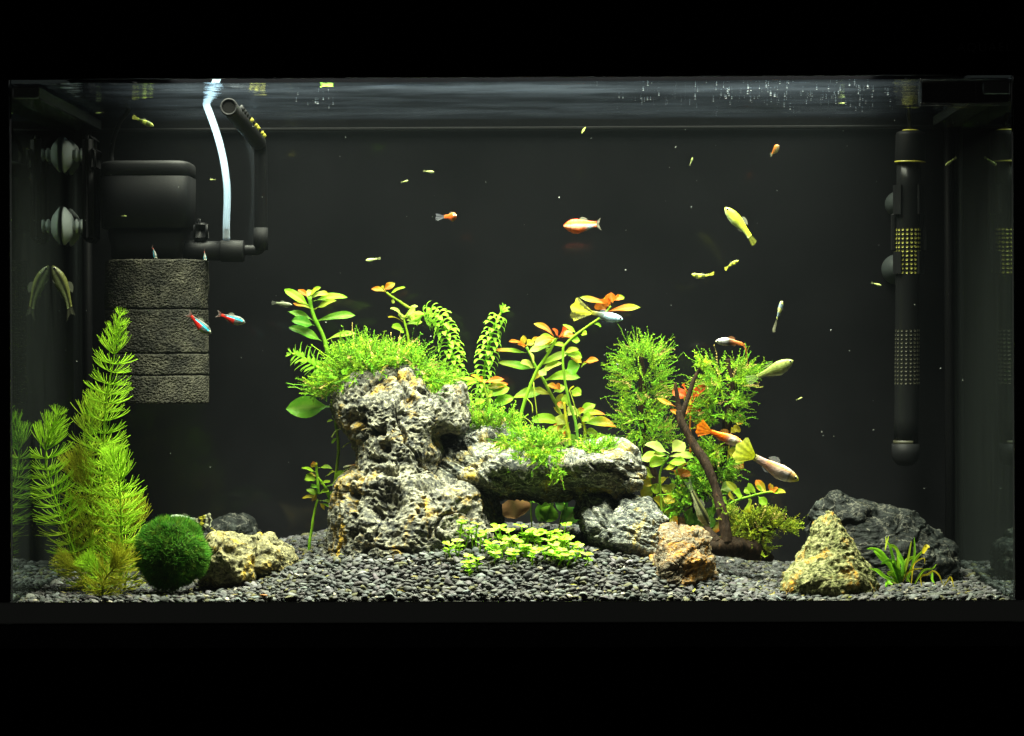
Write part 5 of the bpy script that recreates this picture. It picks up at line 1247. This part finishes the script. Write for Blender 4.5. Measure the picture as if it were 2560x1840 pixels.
# ---- loose bits at the surface and in the water
def bit(name,label,cat,B,Tp,w,hue,roll=40):
    V,F,C=leaf_geo(B,Tp,w,HUE[hue],HUE[hue],roll,.05,.05); m=MB(); m.add(V,F,C); o=obj(name,m,MAT['leaf'],None,True,B); tag(o,label,cat)
B=P(800,212,.02); B[2]=ZW-.0012; Tp=P(834,206,.02); Tp[2]=ZW-.0008; bit('floating_leaf','small bright green leaf floating at the surface near the top edge','leaf',B,Tp,.0022,'e',20)
bit('plant_fragment','thin pale plant fragment drifting below the surface in the middle','plant fragment',P(1454,334,.08),P(1464,317,.08),.0006,'w',70)
# ------------------------------------------------------------------ fish
def cmap(stops):
    u=np.array([s[0] for s in stops]); c=np.array([s[1] for s in stops],float)
    return lambda x: np.stack([np.interp(x,u,c[:,k]) for k in range(3)],-1)
PROF={'guppy':([0,.04,.12,.25,.42,.6,.8,1],[.012,.045,.085,.118,.128,.100,.066,.058]),
      'female':([0,.04,.12,.25,.42,.55,.8,1],[.012,.05,.09,.135,.155,.125,.062,.050]),
      'tetra':([0,.04,.12,.25,.42,.6,.85,1],[.02,.06,.11,.15,.155,.125,.06,.048]),
      'platy':([0,.04,.12,.25,.42,.6,.85,1],[.02,.06,.12,.18,.19,.15,.09,.078])}
def fish(name,label,px,py,Y,L,yaw,pitch,prof,skin,tail,fins=True,bend=0.0,vb=0.0,eye=.038,roll=0,finmat='fin',cat='fish',group='fish in the tank',detail=1):
    """L: body length in photo px; yaw 0 = head to the right, 180 = to the left, 90 = away; pitch: nose up in degrees.
    skin(u,v) -> colour, u 0 snout..1 tail root, v -1 belly..1 back. tail: dict(kind,len,h,col(f,g))"""
    c=P(px,py,Y); Lm=S(L*1.08,Y); t=thing(name,label,cat,c,group)
    R=Matrix.Rotation(math.radians(yaw),3,'Z')@Matrix.Rotation(math.radians(-pitch),3,'Y')@Matrix.Rotation(math.radians(roll),3,'X'); R=np.array(R)
    def W(V): return (np.asarray(V)*Lm)@R.T+c
    def spine(u): # centre line, x forward, lateral and vertical bend growing to the tail
        x=.5-u; q=np.clip(u-.25,0,None)
        return np.stack([x,bend*q**2,vb*q**2],-1)
    nu=44 if detail else 12; nv=22 if detail else 8; u=np.linspace(0,1,nu)**1.15; h=1.15*np.interp(u,*PROF[prof]); th=np.linspace(0,2*np.pi,nv,endpoint=False)
    ce=spine(u); wd=h*np.interp(u,[0,.15,.4,.8,1],[.8,.72,.62,.40,.18])
    belly=np.interp(u,[0,.2,.45,.7,1],[0,.10,.22,.10,0])
    V=np.zeros((nu,nv,3)); V[...,0]=ce[:,0,None]; V[...,1]=ce[:,1,None]+wd[:,None]*np.cos(th); V[...,2]=ce[:,2,None]+h[:,None]*np.sin(th)*np.where(np.sin(th)<0,1+belly[:,None],1-belly[:,None]*.45)
    C=skin(np.repeat(u[:,None],nv,1).ravel(),np.tile(np.sin(th),(nu,1)).ravel()); C=np.asarray(C)**1.35*1.0
    uu_=np.repeat(u[:,None],nv,1).ravel(); C=C*(1-.55*np.exp(-((uu_-.205)/.012)**2))[:,None]
    C=C*(1+.35*perlin(V.reshape(-1,3)*np.array([14,9,18])+px)[:,None])
    m=MB(); m.add(W(V.reshape(-1,3)),[grid_faces(nu,nv,True),np.arange(nv)[None,:],((nu-1)*nv+np.arange(nv))[None,::-1]],np.clip(C,0,.95)); obj('body',m,MAT['fish_skin'],t)
    # eyes
    for sg in (-1,1):
        ue=.085; k=np.interp(ue,*PROF[prof]); V0,F0=ICO[3 if detail else 2]; ctr=np.array([.5-ue,sg*k*.72,k*.25]); 
        Ce=np.where((np.abs(V0[:,1])>.62)[:,None]*1.0,np.array([.006,.006,.008]),np.array([.55,.55,.42])); m=MB(); m.add(W(V0*eye*np.array([1,.55,1])+ctr),F0,Ce); obj('eye',m,MAT['fish_eye'],t)
    # tail fin
    ng,nf=13,11; f=np.linspace(0,1,nf); g=np.linspace(-1,1,ng); tl,hh=tail['len'],tail['h']; kd=tail.get('kind','fan')
    e=spine(np.array([1.0]))[0]; e2=spine(np.array([.97]))[0]; dv=nrm(e-e2); 
    if kd=='fan': ext=np.cos(g*.9)*.25+.78
    elif kd=='fork': ext=.55+.5*np.abs(g)**1.2
    else: ext=np.ones(ng)*.95-.1*np.abs(g)
    drop=tail.get('drop',0.0); V=np.zeros((nf,ng,3)); s_=f[:,None]*ext[None,:]*tl
    if kd=='fan':
        ph=g*math.asin(min(.95,hh/tl)); rr_=f[:,None]*tl*(1-.06*g[None,:]**2+.05*np.sin(g*9)[None,:]*f[:,None])
        sx_=rr_*np.cos(ph)[None,:]; sz_=rr_*np.sin(ph)[None,:]*f[:,None]**.0+.055*g[None,:]*(1-f[:,None])
    else: sx_=s_; sz_=(.055+(hh-.055)*f[:,None]**.75)*g[None,:]
    V[...,0]=e[0]+dv[0]*sx_*(1-abs(drop)*.3*f[:,None]); V[...,1]=e[1]+dv[1]*sx_+.035*tl*np.sin(g*7)[None,:]*f[:,None]*2; V[...,2]=e[2]+dv[2]*sx_+sz_-drop*s_*f[:,None]
    C=tail['col'](np.repeat(f[:,None],ng,1).ravel(),np.tile(g,(nf,1)).ravel()); m=MB(); m.add(W(V.reshape(-1,3)),grid_faces(nf,ng),np.clip(C,0,.95)); obj('tail_fin',m,MAT[tail.get('mat',finmat)],t)
    if fins:
        fc=tail.get('fc',np.array([.45,.48,.35]))
        def fin(nm,u0,u1,z,ln,sw,zs=1,y=0,mat='fin_clear'):
            n1,n2=7,5; a=np.linspace(0,1,n1); b=np.linspace(0,1,n2); base=spine(u0+(u1-u0)*a); hb=np.interp(u0+(u1-u0)*a,*PROF[prof])
            V=np.zeros((n1,n2,3)); V[...,0]=base[:,0,None]-sw*b*(.4+.6*a[:,None]); V[...,1]=base[:,1,None]+y*b; V[...,2]=base[:,2,None]+zs*(hb[:,None]*.9+ln*b*np.sin(np.pi*(.25+.62*a))[:,None])
            m=MB(); m.add(W(V.reshape(-1,3)),grid_faces(n1,n2),fc); obj(nm,m,MAT[mat],t)
        fin('dorsal_fin',.48,.66,1,tail.get('dors',.10),.09); fin('anal_fin',.58,.72,-1,.07,.06,-1)
        for sg in (-1,1): fin('pectoral_fin',.24,.29,1,.06,.10,-1,sg*.06)
    return t
A=np.array
def two(back,side,belly): 
    return lambda u,v: np.where((v>.45)[:,None],A(back),np.where((v<-.45)[:,None],A(belly),A(side)))*np.ones((len(u),1))
def blend(back,side,belly):
    f=cmap([(-1,belly),(-.35,side),(.35,side),(1,back)]); return lambda u,v: f(v)
def const(c,tip=None):
    tip=c if tip is None else tip; return lambda f,g: A(c)+(A(tip)-A(c))*f[:,None]**1.5
# large yellow tailed guppy
def sk(u,v):
    f=cmap([(0,(.50,.56,.06)),(.1,(.55,.48,.18)),(.25,(.62,.64,.66)),(.45,(.68,.56,.50)),(.7,(.60,.38,.30)),(.9,(.62,.50,.46)),(1,(.62,.66,.20))]); c=f(u)
    k=np.exp(-((v-.55)/.3)**2)[:,None]*(u>.1)[:,None]*(u<.75)[:,None]*.75; c=c*(1-k)+A((.70,.36,.10))*k
    k=np.exp(-((u-.22)/.02)**2-((v-.1)/.3)**2)[:,None]; return c*(1-k*.8)
fish('guppy','large guppy with pale body and broad yellow fan tail',1941,1172,.06,116,0,-28,'guppy',sk,dict(len=.42,h=.30,kind='fan',col=const((.60,.68,.01),(.66,.74,.10)),fc=A([.8,.82,.85]),dors=.12))
def sk(u,v):
    c=cmap([(0,(.66,.26,.05)),(.12,(.68,.38,.14)),(.2,(.66,.60,.55)),(.36,(.62,.58,.58)),(.48,(.42,.18,.12)),(.6,(.68,.18,.01)),(1,(.70,.18,.005))])(u)
    k=sstep(.2,.8,v)[:,None]*.8; return c*(1-k)+A((.75,.32,.03))*k
fish('guppy','orange guppy with wide orange tail in front of the mossy trunk',1817,1094,.085,80,0,-20,'guppy',sk,dict(len=.42,h=.27,kind='fan',col=const((.70,.17,.004),(.66,.14,.004)),fc=A([.7,.3,.05]),dors=.13))
fish('guppy','olive female guppy beside the top of the right mossy trunk',1938,922,.10,92,0,24,'female',blend((.16,.20,.04),(.30,.36,.12),(.55,.62,.50)),dict(len=.30,h=.13,kind='round',col=const((.30,.36,.16),(.25,.30,.16)),mat='fin_clear',fc=A([.3,.36,.15])),eye=.034)
def sk(u,v):
    c=cmap([(0,(.45,.42,.25)),(.12,(.50,.52,.48)),(.35,(.45,.46,.48)),(.5,(.07,.06,.05)),(.72,(.50,.20,.08)),(1,(.62,.22,.05))])(u); k=sstep(.1,.7,v)[:,None]*(u<.5)[:,None]*.7; return c*(1-k)+A((.62,.63,.58))*k
def tcol(f,g):
    n=perlin(np.stack([f*7,g*6,np.full(len(f),2.)],1)); return np.where((n>.02)[:,None],A((.66,.22,.05)),A((.10,.04,.02)))
fish('guppy','guppy with speckled rust tail hanging down above the trunk top',1822,852,.09,62,180,-3,'guppy',sk,dict(len=.44,h=.20,kind='round',drop=1.9,col=tcol,fc=A([.5,.2,.08])),bend=.5,vb=-.3)
def sk(u,v):
    c=cmap([(-1,(.66,.10,.01)),(-.5,(.70,.20,.04)),(-.05,(.80,.66,.50)),(.35,(.72,.18,.02)),(1,(.68,.09,.005))])(v); k=np.exp(-((u-.8)/.12)**2)[:,None]*(v<-.2)[:,None]; return c*(1-k)+A((.45,.58,.66))*k
fish('platy','bright red and white fish in open water above the plants',1450,563,.10,76,180,-3,'platy',sk,dict(len=.14,h=.20,kind='fork',col=const((.42,.40,.30)),mat='fin_clear'),eye=.026)
fish('guppy','long yellow green fish diving steeply in open water',1846,552,.10,88,180,44,'guppy',blend((.42,.46,.03),(.50,.55,.08),(.55,.66,.40)),dict(len=.26,h=.09,kind='round',col=const((.34,.38,.05)),mat='fin_clear'),vb=-.16)
def bars(a,b,fr):
    return lambda u,v: np.where((np.sin(u*fr)>.1)[:,None],A(a),A(b))
fish('guppy','small yellow fish with blotched body, lower of two near the red fish',1750,691,.14,40,180,14,'guppy',bars((.52,.56,.10),(.14,.16,.04),16),dict(len=.28,h=.13,kind='fan',col=const((.50,.52,.06))),vb=.4)
fish('guppy','small yellow fish with blotched body, upper of the two right of centre',1832,658,.15,29,0,24,'guppy',bars((.56,.60,.08),(.20,.22,.05),19),dict(len=.30,h=.16,kind='fan',col=const((.50,.52,.06))),vb=-.2)
def sk(u,v):
    c=cmap([(0,(.45,.62,.75)),(.2,(.30,.42,.52)),(.5,(.18,.24,.28)),(.8,(.12,.13,.08)),(1,(.30,.30,.04))])(u); k=np.exp(-((v-.1)/.25)**2)[:,None]*(u<.6)[:,None]*.8; return c*(1-k)+A((.50,.72,.86))*k
def tc(f,g):
    n=np.sin(g*34+f*3); return np.where((n>-.35)[:,None],A((.60,.60,.05)),A((.13,.13,.03)))
fish('guppy','guppy with blue body and streaky yellow tail under the orange flower like tip',1518,790,.14,74,0,-12,'guppy',sk,dict(len=.66,h=.40,kind='fan',col=tc,fc=A([.2,.25,.28])))
# neon tetras
def neon(u,v):
    c=cmap([(-1,(.32,.30,.26)),(-.3,(.20,.20,.20)),(.3,(.05,.06,.07)),(1,(.10,.11,.10))])(v)
    k=np.exp(-((v-.28)/.17)**2)[:,None]*(u<.78)[:,None]*(u>.03)[:,None]; c=c*(1-k)+A((.03,.62,.80))*k
    k=((v<.12)&(u>.42))[:,None]*1.0; c=c*(1-k)+A((.62,.03,.02))*k; k=(u>.88)[:,None]*1.; return c*(1-k*.7)+A((.55,.05,.03))*k*.7
tt=dict(len=.20,h=.15,kind='fork',col=const((.40,.12,.10),(.30,.30,.28)),mat='fin_clear')
fish('neon_tetra','blue and red neon tetra pointing down in front of the sponge edge',502,812,.11,62,0,-42,'tetra',neon,tt,eye=.045)
fish('neon_tetra','blue and red neon tetra in open water just right of the sponge',583,797,.12,58,0,-18,'tetra',neon,tt,eye=.045)
fish('neon_tetra','neon tetra seen from behind above the left top of the sponge',386,634,.14,34,-62,-50,'tetra',neon,tt,eye=.045)
fish('neon_tetra','neon tetra seen end on above the right top of the sponge',512,641,.15,34,-80,-40,'tetra',neon,tt,eye=.045)
fish('guppy','small red faced fish seen head on in the upper middle',1131,541,.13,46,-72,0,'platy',blend((.45,.16,.05),(.62,.16,.03),(.30,.06,.02)),dict(len=.55,h=.22,kind='fan',col=lambda f,g: np.where((np.sin(g*22)>0)[:,None],A((.50,.52,.60)),A((.03,.03,.05))),mat='fin_clear'),eye=.05,bend=-.5)
fish('guppy','small orange fish near the surface at upper right',1938,374,.15,40,-70,25,'platy',blend((.70,.22,.04),(.74,.32,.08),(.55,.55,.35)),dict(len=.25,h=.14,kind='fan',col=const((.5,.5,.3)),mat='fin_clear'))
fish('guppy','dim bluish guppy swimming upward right of the yellow green fish',1949,775,.17,52,62,55,'guppy',bars((.34,.36,.14),(.12,.16,.18),14),dict(len=.75,h=.10,kind='round',col=const((.20,.20,.13)),mat='fin_clear'))
fish('striped_fish','silvery olive fish with dark stripe hugging the left glass',160,712,.152,104,180,58,'guppy',lambda u,v: np.where((np.abs(v-.1)<.25)[:,None],A((.03,.035,.02)),np.where((v>.35)[:,None],A((.16,.17,.06)),A((.26,.29,.16)))),dict(len=.24,h=.12,kind='fork',col=const((.16,.17,.11)),mat='fin_clear'),vb=-.3)
def tz(f,g):
    n=np.sin(f*20+g*1.5); c=np.where((n>.1)[:,None],A((.60,.62,.40)),A((.02,.02,.02))); return np.where(((f<.66)&(f>.3)&(n>.1))[:,None],A((.62,.60,.05)),c)
fish('guppy','guppy with black and yellow banded tail half hidden behind the moss ball',455,1296,.12,62,180,6,'guppy',blend((.20,.24,.18),(.35,.40,.32),(.45,.5,.4)),dict(len=.62,h=.32,kind='fan',col=tz))
fish('fish_fry','tiny yellow fry in front of the small dark stone behind the moss ball',538,1328,.13,16,0,-40,'guppy',blend((.5,.45,.12),(.6,.55,.2),(.6,.6,.4)),dict(len=.3,h=.2,kind='fan',col=const((.5,.48,.1))),False,detail=0)
fish('guppy','small fish with orange tail in the gap left of the pillar stone waist',872,1166,.20,26,180,-14,'guppy',(lambda u,v: cmap([(0,(.3,.34,.22)),(.5,(.34,.34,.20)),(1,(.60,.30,.10))])(u)),dict(len=.34,h=.2,kind='fan',col=const((.62,.22,.04))),False,detail=0)
fish('guppy','translucent grey fish left of the tall stem plant crown',710,760,.13,38,0,-7,'guppy',blend((.12,.14,.08),(.16,.18,.12),(.25,.27,.2)),dict(len=.28,h=.12,kind='round',col=const((.14,.15,.12)),mat='fin_clear'),detail=0)
fish('dark_fish','olive fish with a black side stripe in front of the driftwood base',1752,1276,.09,92,40,-58,'guppy',lambda u,v: np.where((np.abs(v+.05)<.3)[:,None],A((.012,.014,.008)),np.where((v>.2)[:,None],A((.14,.15,.06)),A((.26,.28,.16)))),dict(len=.36,h=.12,kind='fork',col=const((.16,.18,.12)),mat='fin_clear'),vb=.25,bend=.3)
fish('guppy','yellow green guppy just below the surface left of the air tube',364,306,.17,42,0,-24,'guppy',bars((.45,.52,.12),(.12,.16,.04),14),dict(len=.3,h=.14,kind='fan',col=const((.4,.42,.08))))
fry=[(246,282,.17,15,200,-6,'pale fry at the surface above the end of the left glass brace'),(1075,429,.15,19,0,-6,'pale whitish fry in the upper middle, above another fry'),(1014,453,.16,14,10,15,'tiny greenish fry in the upper middle, below left of another fry'),(928,649,.15,26,180,-8,'green fry swimming left above the stem plants'),(1729,401,.17,15,0,70,'greenish fry pointing upward in the upper right'),(2194,711,.16,18,0,-15,'bright green fry left of the lower heater cup'),(2000,996,.12,13,20,20,'tiny pale fry above the pointed conglomerate stone'),(2374,406,.2,26,200,-35,'pale green fry right of the heater head by the right glass'),(2106,258,.15,12,0,0,'tiny green fry touching the surface at right'),(44,549,.06,30,0,4,'yellow fry at the very left edge of the glass'),(312,540,.18,10,0,0,'tiny pale fry before the lower body of the filter'),(530,449,.18,11,190,0,'tiny pale fry between filter body and air tube')]
for (x,y,Y_,L_,yw,pt,lb) in fry:
    fish('fish_fry',lb,x,y,Y_,L_,yw,pt,'guppy',blend((.40,.46,.16),(.52,.60,.26),(.62,.68,.45)),dict(len=.36,h=.13,kind='round',col=const((.42,.48,.2)),mat='fin_clear'),False,detail=0,group='fish fry',cat='fish fry')

# ------------------------------------------------------------------ specks in the water and bubbles under the surface
rg=np.random.default_rng(31); n=110
pp=np.stack([rg.uniform(120,2420,n),np.where(rg.random(n)<.7,rg.uniform(300,950,n),rg.uniform(950,1250,n)),rg.uniform(.02,.27,n)],1)
V0,F0=ICO[1]; VV=[];FF=[]
for k,(x,y,Yp) in enumerate(pp):
    r=abs(rg.normal(.00016,.00012))+.00007; st=A([rg.uniform(.6,2.6),.7,.7])
    R=rotm(rg.uniform(0,6),rg.normal(),rg.normal()); VV.append((V0*r*st)@R.T+P(x,y,Yp)); FF.append(F0+k*len(V0))
m=MB(); m.add(np.concatenate(VV),np.concatenate(FF)); o=obj('suspended_particles',m,MAT['speck']); tag(o,'tiny pale particles drifting in the water','particles',kind='stuff')
n=170; VV=[];FF=[]
x_=np.concatenate([rg.normal(1930,190,110),rg.uniform(1450,2250,45),rg.uniform(740,840,15)]); y_=np.abs(rg.normal(.10,.06,n)); y_[110:]=rg.uniform(.02,.2,60)
for k in range(n):
    Yp=float(np.clip(y_[k],.004,.28)); c=P(x_[k],300,Yp); c[2]=ZW-.0006; r=.00010+abs(rg.normal(0,.00010))
    VV.append(V0*r*A([rg.uniform(1,2.6),1,.8])+c); FF.append(F0+k*len(V0))
m=MB(); m.add(np.concatenate(VV),np.concatenate(FF)); o=obj('surface_bubbles',m,MAT['bubble']); tag(o,'fine bubbles and dust under the water surface at right','bubbles',kind='stuff')
